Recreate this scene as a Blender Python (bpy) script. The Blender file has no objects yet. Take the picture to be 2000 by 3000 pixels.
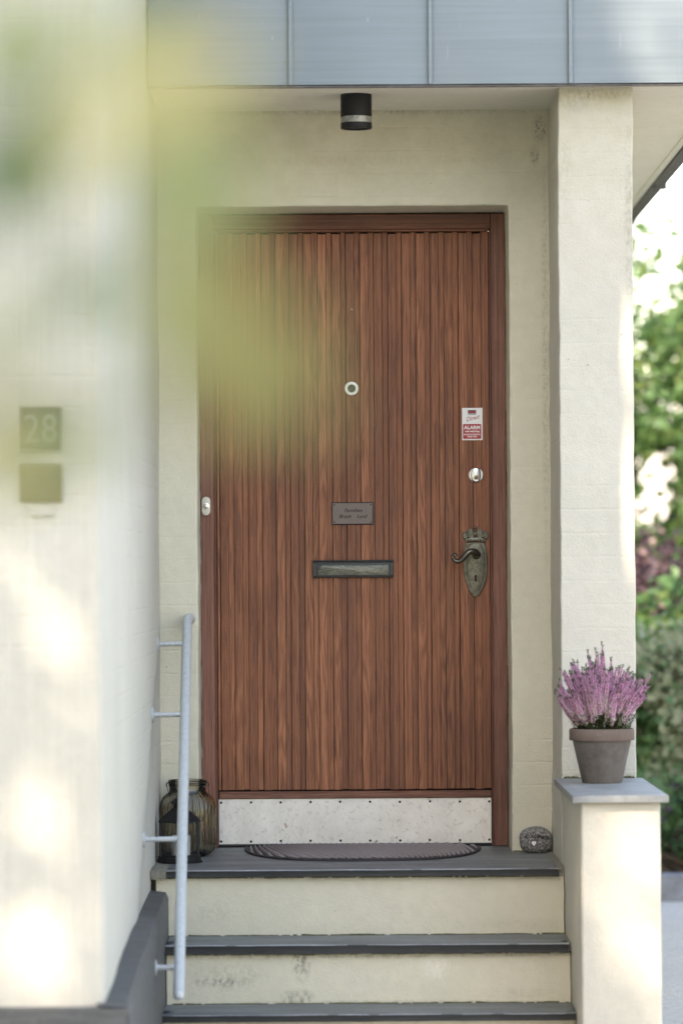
import bpy, bmesh, math, random
from mathutils import Vector, Matrix, noise
R = math.radians
PI = math.pi
random.seed(7)
SC = bpy.context.scene
COL = SC.collection

# ------------------------------------------------------------------ camera, light, exposure
CAM = Vector((0.0, -12.4, 0.903))
cd = bpy.data.cameras.new('camera')
cam = bpy.data.objects.new('camera', cd)
COL.objects.link(cam)
SC.camera = cam
cd.sensor_fit = 'AUTO'
cd.sensor_width = 36.0
cd.lens = 134.66
cd.shift_x = 6 / 3000.0
cd.shift_y = 180 / 3000.0
cd.clip_start = 0.05
cd.clip_end = 600
cam.location = CAM
cam.rotation_euler = (Matrix.Rotation(R(90), 3, 'X') @ Matrix.Rotation(-R(0.35), 3, 'Z')).to_euler()
cd.dof.use_dof = True
cd.dof.focus_distance = 12.45
cd.dof.aperture_fstop = 2.25
cd.dof.aperture_blades = 0

SUN_AZ, SUN_EL = R(31.0), R(36.0)
TO_SUN = Vector((-math.sin(SUN_AZ) * math.cos(SUN_EL), -math.cos(SUN_AZ) * math.cos(SUN_EL), math.sin(SUN_EL)))
world = bpy.data.worlds.new('World')
SC.world = world
world.use_nodes = True
wn = world.node_tree
bg = wn.nodes['Background']
sky = wn.nodes.new('ShaderNodeTexSky')
sky.sky_type = 'NISHITA'
sky.sun_disc = False
sky.sun_elevation = SUN_EL
sky.sun_rotation = math.atan2(TO_SUN.x, TO_SUN.y)
sky.air_density = 1.0
sky.dust_density = 0.7
sky.ozone_density = 0.5
wn.links.new(sky.outputs[0], bg.inputs[0])
bg.inputs[1].default_value = 0.15
sd = bpy.data.lights.new('sun', 'SUN')
sd.energy = 2.0
sd.angle = R(0.53)
sd.color = (1.0, 0.94, 0.86)
sun = bpy.data.objects.new('sun', sd)
COL.objects.link(sun)
sun.rotation_euler = TO_SUN.to_track_quat('Z', 'Y').to_euler()
SC.view_settings.view_transform = 'Standard'
SC.view_settings.look = 'None'
SC.view_settings.gamma = 1.0
SC.view_settings.use_curve_mapping = False
SC.view_settings.exposure = 2.43
SC.view_settings.use_white_balance = True      # the photograph is balanced for open shade
SC.view_settings.white_balance_temperature = 8200
SC.view_settings.white_balance_tint = 17
SC.render.engine = 'CYCLES'
SC.cycles.use_denoising = True
SC.cycles.max_bounces = 8
SC.cycles.transparent_max_bounces = 12
SC.cycles.caustics_reflective = False
SC.cycles.caustics_refractive = False


# ------------------------------------------------------------------ node helpers
class NT:
    def __init__(s, name):
        s.m = bpy.data.materials.new(name)
        s.m.use_nodes = True
        s.t = s.m.node_tree
        s.b = s.t.nodes['Principled BSDF']

    def n(s, typ, **kw):
        n = s.t.nodes.new(typ)
        for k, v in kw.items():
            setattr(n, k, v)
        return n

    def put(s, sock, v):
        if v is None:
            return
        if isinstance(v, bpy.types.NodeSocket):
            s.t.links.new(v, sock)
        else:
            if isinstance(v, (tuple, list)) and len(v) == 3 and sock.type == 'RGBA':
                v = (*v, 1)
            sock.default_value = v

    def obj(s):
        return s.n('ShaderNodeTexCoord').outputs['Object']

    def rand(s):
        return s.n('ShaderNodeObjectInfo').outputs['Random']

    def math(s, op, a, b=None, clamp=False):
        n = s.n('ShaderNodeMath', operation=op, use_clamp=clamp)
        s.put(n.inputs[0], a)
        s.put(n.inputs[1], b)
        return n.outputs[0]

    def scale(s, vec, sc, off=None):
        n = s.n('ShaderNodeMapping')
        s.put(n.inputs['Vector'], vec)
        s.put(n.inputs['Scale'], sc)
        s.put(n.inputs['Location'], off)
        return n.outputs[0]

    def noise(s, vec, sc=5, detail=3, rough=0.55, dist=0.0):
        n = s.n('ShaderNodeTexNoise')
        s.put(n.inputs['Vector'], vec)
        s.put(n.inputs['Scale'], sc)
        n.inputs['Detail'].default_value = detail
        n.inputs['Roughness'].default_value = rough
        n.inputs['Distortion'].default_value = dist
        return n.outputs[0]

    def ramp(s, v, *stops):
        n = s.n('ShaderNodeValToRGB')
        e = n.color_ramp.elements
        while len(e) < len(stops):
            e.new(0.5)
        for el, (p, c) in zip(e, stops):
            el.position = p
            el.color = (c, c, c, 1) if isinstance(c, (int, float)) else (*c, 1)
        s.put(n.inputs[0], v)
        return n.outputs[0]

    def mix(s, f, a, b, mode='MIX'):
        n = s.n('ShaderNodeMix', data_type='RGBA', blend_type=mode)
        s.put(n.inputs[0], f)
        s.put(n.inputs[6], a)
        s.put(n.inputs[7], b)
        return n.outputs[2]

    def sep(s, v):
        n = s.n('ShaderNodeSeparateXYZ')
        s.put(n.inputs[0], v)
        return n.outputs

    def bump(s, h, strength=0.3, dist=0.01, normal=None):
        n = s.n('ShaderNodeBump')
        s.put(n.inputs['Height'], h)
        n.inputs['Strength'].default_value = strength
        n.inputs['Distance'].default_value = dist
        if normal is not None:
            s.put(n.inputs['Normal'], normal)
        return n.outputs[0]

    def out(s, color=None, rough=None, metal=None, normal=None, spec=None, **kw):
        s.put(s.b.inputs['Base Color'], color)
        s.put(s.b.inputs['Roughness'], rough)
        s.put(s.b.inputs['Metallic'], metal)
        s.put(s.b.inputs['Normal'], normal)
        s.put(s.b.inputs['Specular IOR Level'], spec)
        for k, v in kw.items():
            s.put(s.b.inputs[k], v)
        return s.m


def plaster(name, col=(0.66, 0.63, 0.50), stains=(), course=True, streak=False, top_tone=None, speck=0.5):
    t = NT(name)
    o = t.obj()
    big = t.noise(o, 2.3, 4, 0.6)
    med = t.noise(o, 26, 5, 0.65)
    fine = t.noise(o, 210, 3, 0.6)
    c = t.mix(t.ramp(big, (0.3, 0.0), (0.7, 1.0)), tuple(v * 0.93 for v in col), tuple(v * 1.04 for v in col))
    c = t.mix(t.ramp(med, (0.35, 0.30), (0.6, 0.0)), c, tuple(v * 0.82 for v in col))
    # small dark specks
    vn = t.n('ShaderNodeTexVoronoi')
    t.put(vn.inputs['Vector'], o)
    vn.inputs['Scale'].default_value = 17
    gate = t.ramp(t.noise(o, 6.1, 2), (0.50, 0.0), (0.62, 1.0))
    sp = t.math('MULTIPLY', t.ramp(vn.outputs['Distance'], (0.030, 1.0), (0.06, 0.0)), gate)
    c = t.mix(t.math('MULTIPLY', sp, speck), c, (0.16, 0.14, 0.10))
    x, y, z = t.sep(t.n('ShaderNodeNewGeometry').outputs['Position'])
    if top_tone:                      # (z where it starts, z where it is full): mottled darker tone towards the top
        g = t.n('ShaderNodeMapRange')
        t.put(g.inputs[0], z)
        g.inputs[1].default_value, g.inputs[2].default_value = top_tone
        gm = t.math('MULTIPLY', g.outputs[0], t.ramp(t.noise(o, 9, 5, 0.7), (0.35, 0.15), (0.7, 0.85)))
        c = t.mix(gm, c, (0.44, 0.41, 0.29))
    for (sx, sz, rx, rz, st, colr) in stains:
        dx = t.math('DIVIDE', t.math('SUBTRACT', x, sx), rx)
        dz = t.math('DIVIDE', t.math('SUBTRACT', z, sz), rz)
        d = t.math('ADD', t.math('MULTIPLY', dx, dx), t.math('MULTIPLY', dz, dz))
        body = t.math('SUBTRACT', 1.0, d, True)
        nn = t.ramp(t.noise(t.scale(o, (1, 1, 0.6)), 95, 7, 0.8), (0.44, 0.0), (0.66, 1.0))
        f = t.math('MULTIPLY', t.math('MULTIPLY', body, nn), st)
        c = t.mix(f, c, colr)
    h = t.math('ADD', t.math('MULTIPLY', med, 0.7), t.math('MULTIPLY', fine, 0.40))
    if course:                     # faint brick courses under the paint
        br = t.n('ShaderNodeTexBrick')
        mp = t.n('ShaderNodeCombineXYZ')
        w = t.noise(o, 11, 3)
        t.put(mp.inputs[0], t.math('ADD', x, y))
        t.put(mp.inputs[1], t.math('ADD', z, t.math('MULTIPLY', w, 0.012)))
        t.put(br.inputs['Vector'], mp.outputs[0])
        br.inputs['Scale'].default_value = 1.0
        br.inputs['Brick Width'].default_value = 40.0
        br.inputs['Row Height'].default_value = 0.0735
        br.inputs['Mortar Size'].default_value = 0.006
        br.inputs['Mortar Smooth'].default_value = 1.0
        wob = t.math('MULTIPLY', br.outputs['Fac'], t.ramp(t.noise(o, 3.1, 2), (0.42, 0.0), (0.68, 0.32)))
        h = t.math('SUBTRACT', h, wob)
    if streak:
        s1 = t.noise(t.scale(o, (60, 60, 2.0)), 1.0, 4, 0.6)
        c = t.mix(t.ramp(s1, (0.35, 0.28), (0.62, 0.0)), c, tuple(v * 0.72 for v in col))
        h = t.math('ADD', h, t.math('MULTIPLY', s1, 0.8))
    return t.out(c, 0.78, normal=t.bump(h, 0.62, 0.0075), spec=0.25)


def wood(name, dark=(0.062, 0.023, 0.014), mid=(0.250, 0.092, 0.045), light=(0.41, 0.168, 0.082), axis='z', tone=0.42, contrast=1.0):
    t = NT(name)
    o = t.obj()
    r = t.rand()
    off = t.n('ShaderNodeCombineXYZ')
    t.put(off.inputs[0], t.math('MULTIPLY', r, 37.0))
    t.put(off.inputs[1], t.math('MULTIPLY', r, 11.0))
    t.put(off.inputs[2], t.math('MULTIPLY', r, 53.0))
    add = t.n('ShaderNodeVectorMath', operation='ADD')
    t.put(add.inputs[0], o)
    t.put(add.inputs[1], off.outputs[0])
    p = add.outputs[0]
    S = (lambda a, b: (a, a, b)) if axis == 'z' else (lambda a, b: (b, a, a))
    warp = t.noise(t.scale(p, S(11, 0.55)), 1.0, 3, 0.5)
    streak = t.noise(t.scale(p, S(185, 0.6)), 1.0, 4, 0.62, 0.1)
    pores = t.noise(t.scale(p, S(520, 9)), 1.0, 2, 0.6)
    x, y, z = t.sep(o)
    a = x if axis == 'z' else z
    cath = t.noise(t.scale(p, S(15, 1.25)), 1.0, 2, 0.5)
    bands = t.math('SINE', t.math('ADD', t.math('MULTIPLY', cath, 75.0), t.math('MULTIPLY', warp, 6.0)))
    bands = t.math('MULTIPLY', t.math('ADD', bands, 1.0), 0.5)
    f = t.math('ADD', t.math('MULTIPLY', bands, t.ramp(t.math('FRACT', t.math('MULTIPLY', r, 7.31)), (0.4, 0.05), (0.85, 0.24))), t.math('MULTIPLY', streak, 0.93))
    c = t.ramp(f, (0.18, dark), (0.50, mid), (0.90, light))
    c = t.mix(t.ramp(pores, (0.36, 0.75 * contrast), (0.48, 0.0)), c, dark)
    # boards differ from each other
    tn = t.math('ADD', 1.0 - tone * 0.5, t.math('MULTIPLY', r, tone))
    tc = t.n('ShaderNodeCombineXYZ')
    for k in range(3):
        t.put(tc.inputs[k], tn)
    c = t.mix(1.0, c, tc.outputs[0], 'MULTIPLY')
    # sun-bleached and darker zones that run across the boards
    wp = t.n('ShaderNodeNewGeometry').outputs['Position']
    fade = t.ramp(t.noise(t.scale(wp, (2.6, 2.6, 1.1), (3.1, 0, 0.4)), 1.0, 3, 0.55), (0.36, 0.80), (0.64, 1.26))
    c = t.mix(1.0, c, fade, 'MULTIPLY')
    # greyed, weathered stretches
    gw = t.ramp(t.noise(t.scale(p, S(30, 0.8)), 1.0, 5, 0.7), (0.56, 0.0), (0.74, 0.55))
    c = t.mix(gw, c, (0.085, 0.062, 0.055))
    sp = t.noise(p, 330, 1, 0.5)
    c = t.mix(t.ramp(sp, (0.765, 0.0), (0.80, 0.7)), c, (0.5, 0.47, 0.42))
    h = t.math('ADD', t.math('MULTIPLY', pores, 0.7), t.math('MULTIPLY', streak, 0.6))
    return t.out(c, t.ramp(streak, (0.3, 0.42), (0.7, 0.6)), normal=t.bump(h, 0.5, 0.0018), spec=0.35)


def slate(name, col=(0.150, 0.165, 0.162), edge=0.0, sc=1.0):
    t = NT(name)
    o = t.obj()
    a = t.noise(t.scale(o, (3 * sc, 14 * sc, 40 * sc)), 1.0, 6, 0.65)
    b = t.noise(o, 45, 4, 0.7)
    c = t.mix(t.ramp(a, (0.3, 0.0), (0.7, 1.0)), tuple(v * 0.62 for v in col), tuple(v * 1.35 for v in col))
    c = t.mix(t.ramp(b, (0.55, 0.0), (0.75, 0.5)), c, tuple(min(1, v * 2.3) for v in col))
    h = t.math('ADD', a, t.math('MULTIPLY', b, 0.4))
    return t.out(c, 0.55, normal=t.bump(h, 0.5, 0.004), spec=0.5)


def plain(name, col, rough=0.5, metal=0.0, var=0.15, sc=30, bump=0.15, spec=0.5, dist=0.002, **kw):
    t = NT(name)
    o = t.obj()
    n = t.noise(o, sc, 5, 0.65)
    c = t.mix(t.ramp(n, (0.3, 0.0), (0.7, 1.0)), tuple(v * (1 - var) for v in col), tuple(min(1, v * (1 + var)) for v in col))
    return t.out(c, t.ramp(n, (0.3, max(0, rough - 0.08)), (0.7, min(1, rough + 0.08))), metal,
                 t.bump(n, bump, dist), spec, **kw)


def leafmat(name, cols, trans=0.5, rough=0.45, vein=False):
    t = NT(name)
    o = t.obj()
    n = t.noise(o, 9, 3, 0.6)
    n2 = t.noise(o, 60, 2, 0.6)
    f = t.math('ADD', t.math('MULTIPLY', n, 0.6), t.math('MULTIPLY', n2, 0.4))
    k = len(cols)
    c = t.ramp(f, *[(0.34 + 0.32 * i / max(1, k - 1), cc) for i, cc in enumerate(cols)])
    t.out(c, rough, spec=0.4)
    tr = t.n('ShaderNodeBsdfTranslucent')
    t.put(tr.inputs[0], c)
    mx = t.n('ShaderNodeMixShader')
    mx.inputs[0].default_value = trans
    t.t.links.new(t.b.outputs[0], mx.inputs[1])
    t.t.links.new(tr.outputs[0], mx.inputs[2])
    t.t.links.new(mx.outputs[0], t.t.nodes['Material Output'].inputs[0])
    return t.m


GREY_MOSS = (0.10, 0.095, 0.06)
M = {}
DK = (0.07, 0.06, 0.045)
M['plaster'] = plaster('cream_plaster', speck=0.6, top_tone=(2.0, 2.5), stains=(
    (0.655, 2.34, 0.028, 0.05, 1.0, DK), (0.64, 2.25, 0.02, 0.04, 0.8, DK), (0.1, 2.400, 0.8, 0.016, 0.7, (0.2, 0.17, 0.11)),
    (0.1, 2.24, 0.5, 0.02, 0.3, (0.3, 0.26, 0.17)), (0.67, 1.6, 0.014, 0.8, 0.6, (0.22, 0.19, 0.13)), (0.57, 0.03, 0.05, 0.05, 0.6, (0.5, 0.47, 0.4))))
M['plaster_pillar'] = plaster('cream_plaster_pillar', col=(0.56, 0.55, 0.48), top_tone=(1.7, 2.5), speck=0.6, stains=(
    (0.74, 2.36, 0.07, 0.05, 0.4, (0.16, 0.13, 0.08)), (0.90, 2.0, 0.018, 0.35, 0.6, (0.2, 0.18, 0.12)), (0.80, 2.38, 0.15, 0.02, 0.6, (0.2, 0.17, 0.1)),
    (0.80, 0.275, 0.13, 0.02, 0.8, (0.22, 0.2, 0.11)), (0.70, 2.15, 0.03, 0.12, 0.4, (0.25, 0.22, 0.14))))
M['plaster_block'] = plaster('cream_plaster_wing', col=(0.58, 0.57, 0.50), streak=True, speck=0.2)
M['plaster_ped'] = plaster('cream_plaster_pedestal', col=(0.56, 0.54, 0.46), course=False, speck=0.2,
                           stains=((0.0, 0.0, 0.3, 0.2, 0.0, GREY_MOSS),))
M['plaster_soffit'] = plaster('cream_paint_soffit', col=(0.70, 0.68, 0.58), course=False, speck=0.25)
M['riser1'] = plaster('riser_plaster', course=False, speck=0.5, stains=(
    (-0.38, -0.14, 0.08, 0.05, 0.35, (0.3, 0.28, 0.22)), (0.55, -0.17, 0.15, 0.02, 0.3, (0.35, 0.31, 0.2)),
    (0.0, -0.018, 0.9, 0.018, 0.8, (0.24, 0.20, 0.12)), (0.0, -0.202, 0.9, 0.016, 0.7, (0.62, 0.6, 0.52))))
M['riser2'] = plaster('riser_plaster_stained', course=False, speck=0.5, stains=(
    (-0.12, -0.25, 0.035, 0.075, 1.0, (0.055, 0.055, 0.035)), (-0.13, -0.36, 0.06, 0.028, 0.9, (0.08, 0.085, 0.05)),
    (-0.36, -0.315, 0.10, 0.016, 1.0, (0.17, 0.165, 0.15)), (-0.34, -0.30, 0.14, 0.05, 0.5, (0.2, 0.19, 0.14)),
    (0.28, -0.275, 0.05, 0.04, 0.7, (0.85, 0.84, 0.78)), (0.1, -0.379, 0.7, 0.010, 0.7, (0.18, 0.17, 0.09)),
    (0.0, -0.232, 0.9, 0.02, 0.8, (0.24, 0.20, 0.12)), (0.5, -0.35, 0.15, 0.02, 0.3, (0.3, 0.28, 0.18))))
M['wood'] = wood('door_teak')
M['wood_rail'] = wood('door_teak_rail', axis='x', mid=(0.20, 0.082, 0.052), light=(0.28, 0.13, 0.085))
M['wood_jamb'] = wood('door_teak_jamb', mid=(0.175, 0.075, 0.052), light=(0.26, 0.125, 0.085), contrast=0.8)
M['slate'] = slate('slate')
M['cap'] = plain('cap_stone_grey', (0.235, 0.25, 0.245), 0.6, 0, 0.28, 14, 0.4, 0.4, 0.003)
M['plinth'] = slate('plinth_grey', (0.072, 0.078, 0.080), sc=2.2)
M['black'] = plain('black_paint', (0.008, 0.008, 0.009), 0.55, spec=0.3)
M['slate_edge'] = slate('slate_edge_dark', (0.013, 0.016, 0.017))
M['slate_worn_glint'] = slate('worn_arris_glint', (0.34, 0.35, 0.36))  # pale worn arris that also paints the thin highlight on the nosing
M['void'] = plain('dark_gap', (0.01, 0.008, 0.007), 0.9)
M['steel'] = plain('brushed_steel', (0.60, 0.60, 0.57), 0.36, 0.9, 0.08, 90)
M['chrome'] = plain('chrome', (0.75, 0.75, 0.75), 0.15, 1.0, 0.03)
M['cream_plastic'] = plain('cream_plastic', (0.62, 0.60, 0.50), 0.35)
M['rail_paint'] = plain('pale_grey_rail_paint', (0.49, 0.535, 0.54), 0.34, 0.0, 0.10, 60, 0.1)
M['bracket'] = plain('grey_bracket_paint', (0.45, 0.48, 0.49), 0.5, 0.1, 0.2, 60)
M['candle'] = plain('candle_wax', (0.80, 0.78, 0.72), 0.5)
M['ink'] = plain('engraved_ink', (0.02, 0.018, 0.016), 0.8)
M['red'] = plain('sticker_red', (0.40, 0.028, 0.035), 0.4, var=0.05)
M['white'] = plain('sticker_white', (0.84, 0.84, 0.82), 0.35, var=0.04)


def make_zinc():
    t = NT('zinc_sheet')
    o = t.obj()
    a = t.noise(t.scale(o, (1.2, 1, 60)), 1.0, 4, 0.6)
    b = t.noise(t.scale(o, (40, 1, 3)), 1.0, 5, 0.7)
    c = t.mix(t.ramp(a, (0.3, 0.0), (0.7, 1.0)), (0.165, 0.205, 0.225), (0.205, 0.245, 0.27))
    c = t.mix(t.ramp(b, (0.66, 0.0), (0.8, 0.22)), c, (0.66, 0.68, 0.70))
    vn = t.n('ShaderNodeTexVoronoi')
    t.put(vn.inputs['Vector'], t.scale(o, (30, 1, 6)))
    vn.inputs['Scale'].default_value = 0.8
    c = t.mix(t.ramp(vn.outputs['Distance'], (0.02, 0.25), (0.05, 0.0)), c, (0.7, 0.71, 0.72))
    return t.out(c, t.ramp(a, (0.3, 0.38), (0.7, 0.48)), 0.55, t.bump(t.noise(o, 6, 3), 0.05, 0.01))


def make_kick():
    t = NT('kick_plate_steel')
    o = t.obj()
    a = t.noise(o, 9, 5, 0.7)
    b = t.noise(o, 70, 4, 0.75)
    c = t.mix(t.ramp(a, (0.3, 0.0), (0.7, 1.0)), (0.68, 0.67, 0.62), (0.84, 0.83, 0.78))
    c = t.mix(t.ramp(b, (0.54, 0.0), (0.70, 0.55)), c, (0.42, 0.38, 0.29))
    r = t.noise(o, 24, 3, 0.6)
    c = t.mix(t.ramp(r, (0.69, 0.0), (0.75, 0.8)), c, (0.22, 0.10, 0.045))
    return t.out(c, t.ramp(b, (0.3, 0.34), (0.7, 0.52)), 0.25, t.bump(a, 0.15, 0.01))


def make_brass():
    t = NT('patinated_brass')
    o = t.obj()
    a = t.noise(o, 60, 5, 0.7)
    ao = t.n('ShaderNodeAmbientOcclusion')
    ao.inputs['Distance'].default_value = 0.006
    c = t.mix(t.ramp(a, (0.3, 0.0), (0.72, 1.0)), (0.075, 0.072, 0.052), (0.25, 0.24, 0.175))
    return t.out(c, 0.42, 0.55, t.bump(a, 0.25, 0.002))


def make_slotflap():
    t = NT('worn_brass_flap')
    o = t.obj()
    a = t.noise(t.scale(o, (18, 40, 90)), 1.0, 6, 0.75, 1.2)
    c = t.mix(t.ramp(a, (0.38, 0.0), (0.70, 1.0)), (0.06, 0.063, 0.05), (0.22, 0.22, 0.17))
    return t.out(c, 0.38, 0.5, t.bump(a, 0.3, 0.002))


def make_granite():
    t = NT('speckled_granite')
    o = t.obj()
    a = t.noise(o, 190, 3, 0.8)
    c = t.ramp(a, (0.38, (0.028, 0.028, 0.03)), (0.5, (0.17, 0.17, 0.165)), (0.62, (0.42, 0.41, 0.38)))
    return t.out(c, 0.7, normal=t.bump(a, 0.5, 0.004))


def make_terracotta():
    t = NT('grey_terracotta')
    o = t.obj()
    a = t.noise(o, 12, 5, 0.65)
    b = t.noise(o, 85, 4, 0.7)
    x, y, z = t.sep(o)
    c = t.mix(t.ramp(a, (0.3, 0.0), (0.7, 1.0)), (0.085, 0.075, 0.067), (0.165, 0.148, 0.132))
    c = t.mix(t.ramp(z, (0.126, 0.0), (0.130, 0.55)), c, (0.165, 0.11, 0.09))
    c = t.mix(t.ramp(b, (0.60, 0.0), (0.75, 0.5)), c, (0.23, 0.21, 0.19))
    return t.out(c, 0.85, normal=t.bump(b, 0.3, 0.002), spec=0.2)


def make_smoked_glass(name, col, trans):
    m = bpy.data.materials.new(name)
    m.use_nodes = True
    nt = m.node_tree
    for n in list(nt.nodes):
        if n.type == 'BSDF_PRINCIPLED':
            nt.nodes.remove(n)
    tb = nt.nodes.new('ShaderNodeBsdfTransparent')
    tb.inputs[0].default_value = (*trans, 1)
    gl = nt.nodes.new('ShaderNodeBsdfGlossy')
    gl.inputs[0].default_value = (*col, 1)
    gl.inputs['Roughness'].default_value = 0.07
    fr = nt.nodes.new('ShaderNodeFresnel')
    fr.inputs[0].default_value = 1.5
    mx = nt.nodes.new('ShaderNodeMixShader')
    nt.links.new(fr.outputs[0], mx.inputs[0])
    nt.links.new(tb.outputs[0], mx.inputs[1])
    nt.links.new(gl.outputs[0], mx.inputs[2])
    nt.links.new(mx.outputs[0], nt.nodes['Material Output'].inputs[0])
    return m


def make_gravel():
    t = NT('driveway_gravel')
    o = t.obj()
    a = t.noise(o, 55, 5, 0.8)
    b = t.noise(o, 1.6, 4, 0.6)
    c = t.mix(t.ramp(a, (0.32, 0.0), (0.68, 1.0)), (0.33, 0.305, 0.275), (0.59, 0.555, 0.51))
    c = t.mix(t.ramp(b, (0.4, 0.0), (0.7, 0.5)), c, (0.40, 0.38, 0.36))
    return t.out(c, 0.9, normal=t.bump(a, 0.6, 0.01))


def make_grass():
    t = NT('lawn_grass')
    o = t.obj()
    a = t.noise(o, 30, 5, 0.8)
    c = t.mix(t.ramp(a, (0.3, 0.0), (0.7, 1.0)), (0.035, 0.065, 0.018), (0.10, 0.15, 0.045))
    return t.out(c, 0.9, normal=t.bump(a, 0.6, 0.02))


M['zinc'] = make_zinc()
M['kick'] = make_kick()
M['brass'] = make_brass()
M['flap'] = make_slotflap()
M['granite'] = make_granite()
M['terracotta'] = make_terracotta()
M['smoked'] = make_smoked_glass('smoked_olive_glass', (0.9, 0.9, 0.85), (0.83, 0.80, 0.74))
M['clear'] = make_smoked_glass('lantern_glass', (0.9, 0.9, 0.9), (0.80, 0.81, 0.82))
M['gravel'] = make_gravel()
M['grass'] = make_grass()
M['handle'] = plain('dark_bronze', (0.10, 0.092, 0.075), 0.22, 0.8, 0.25, 80, 0.1)
M['slotframe'] = plain('black_brass', (0.045, 0.05, 0.052), 0.4, 0.5, 0.4, 120, 0.3)
M['nameplate'] = plain('nameplate_bronze', (0.150, 0.118, 0.102), 0.5, 0.3, 0.12, 150)
M['mat'] = plain('mat_fibre', (0.40, 0.355, 0.35), 0.95, 0, 0.45, 420, 0.9, 0.1, 0.004)
M['rubber_shade'] = plain('mat_rubber_shade', (0.035, 0.03, 0.032), 0.8)
M['sign'] = plain('number_plate_bronze', (0.07, 0.08, 0.055), 0.5, 0.3, 0.2)
M['sign2'] = plain('wall_plate_brass', (0.16, 0.14, 0.07), 0.5, 0.3, 0.2)
M['digits'] = plain('number_grey', (0.26, 0.29, 0.24), 0.5, 0.1)
M['lamp_glass'] = plain('lamp_glass_ring', (0.24, 0.24, 0.215), 0.3, 0.2, 0.3, 60)
M['eave'] = plain('dark_roof_edge', (0.10, 0.095, 0.095), 0.7, 0, 0.4, 18)
M['mortar'] = plain('mortar_dirty', (0.22, 0.21, 0.17), 0.9, 0, 0.35, 60, 0.7, 0.2, 0.006)
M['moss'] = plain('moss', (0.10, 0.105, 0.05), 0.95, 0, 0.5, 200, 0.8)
M['bark'] = plain('bark', (0.11, 0.085, 0.06), 0.9, 0, 0.4, 25, 0.8, 0.2, 0.02)
M['kerb'] = plain('kerb_granite', (0.20, 0.205, 0.22), 0.85, 0, 0.3, 14, 0.5, 0.3, 0.01)
M['soil'] = plain('soil', (0.035, 0.027, 0.02), 0.95, 0, 0.5, 120, 0.9)
M['leaf_hedge'] = leafmat('leaf_hedge', [(0.030, 0.085, 0.024), (0.080, 0.175, 0.060), (0.15, 0.25, 0.090)], 0.35)
M['leaf_tree'] = leafmat('leaf_tree', [(0.03, 0.065, 0.016), (0.075, 0.135, 0.035), (0.19, 0.21, 0.06)], 0.4)
M['leaf_purple'] = leafmat('leaf_purple', [(0.016, 0.012, 0.022), (0.045, 0.025, 0.038), (0.12, 0.06, 0.06)], 0.25)
M['leaf_rose'] = leafmat('leaf_rose', [(0.05, 0.03, 0.035), (0.20, 0.12, 0.12), (0.42, 0.32, 0.30)], 0.3)
M['leaf_sage'] = leafmat('leaf_sage', [(0.13, 0.17, 0.09), (0.28, 0.31, 0.19), (0.44, 0.41, 0.30)], 0.35)
M['leaf_lime'] = leafmat('leaf_lime', [(0.05, 0.11, 0.03), (0.13, 0.21, 0.06), (0.25, 0.30, 0.08)], 0.45)
M['leaf_near'] = leafmat('leaf_near_green', [(0.30, 0.33, 0.14), (0.36, 0.39, 0.18)], 0.5)
M['leaf_near_dark'] = leafmat('leaf_near_dark', [(0.10, 0.165, 0.065), (0.14, 0.21, 0.09)], 0.4)
M['leaf_near_yellow'] = leafmat('leaf_near_yellow', [(0.50, 0.44, 0.20), (0.56, 0.50, 0.24)], 0.5)
M['leaf_near_olive'] = leafmat('leaf_near_olive', [(0.27, 0.25, 0.10), (0.33, 0.30, 0.12)], 0.5)
M['spike_pink'] = leafmat('heather_pink', [(0.60, 0.25, 0.46), (0.80, 0.45, 0.65), (0.86, 0.66, 0.76)], 0.25)
M['spike_pale'] = leafmat('heather_pale', [(0.62, 0.46, 0.50), (0.80, 0.68, 0.66), (0.84, 0.78, 0.68)], 0.25)
M['spike_tip'] = leafmat('heather_tip', [(0.03, 0.06, 0.02), (0.08, 0.13, 0.04)], 0.25)
M['heather_leaf'] = leafmat('heather_leaf', [(0.014, 0.024, 0.008), (0.07, 0.11, 0.03)], 0.2)


# ------------------------------------------------------------------ object helpers
def wloc(o):
    v = Vector((0, 0, 0))
    while o is not None:
        v += o.location
        o = o.parent
    return v


def build(name, bm, mat, parent=None, loc=None, sharp=35):
    """link a bmesh given in world coordinates as one object; its origin is its parent's (or loc)"""
    base = wloc(parent) if parent is not None else Vector((0, 0, 0))
    org = Vector(loc) if loc is not None else base
    bmesh.ops.translate(bm, verts=bm.verts, vec=-org)
    bm.normal_update()
    for f in bm.faces:
        f.smooth = sharp > 0
    if sharp > 0:
        ca = R(sharp)
        for e in bm.edges:
            if len(e.link_faces) == 2:
                a = e.calc_face_angle(0)
                e.smooth = a < ca
    me = bpy.data.meshes.new(name)
    bm.to_mesh(me)
    bm.free()
    mats = mat if isinstance(mat, (list, tuple)) else [mat]
    for m_ in mats:
        me.materials.append(M[m_] if isinstance(m_, str) else m_)
    o = bpy.data.objects.new(name, me)
    COL.objects.link(o)
    o.parent = parent
    o.location = org - base
    return o


def thing(name, label, cat, loc=(0, 0, 0), group=None):
    o = bpy.data.objects.new(name, None)
    o.empty_display_size = 0.1
    COL.objects.link(o)
    o.location = loc
    o['label'] = label
    o['category'] = cat
    if group:
        o['group'] = group
    return o


def tag(o, label, cat, group=None):
    o['label'] = label
    o['category'] = cat
    if group:
        o['group'] = group
    return o


def struct(o):
    o['kind'] = 'structure'
    return o


def copy_to(o, parent, loc):
    c = o.copy()
    COL.objects.link(c)
    c.parent = parent
    c.location = loc
    for ch in list(o.children):
        d = ch.copy()
        COL.objects.link(d)
        d.parent = c
    return c


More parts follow.
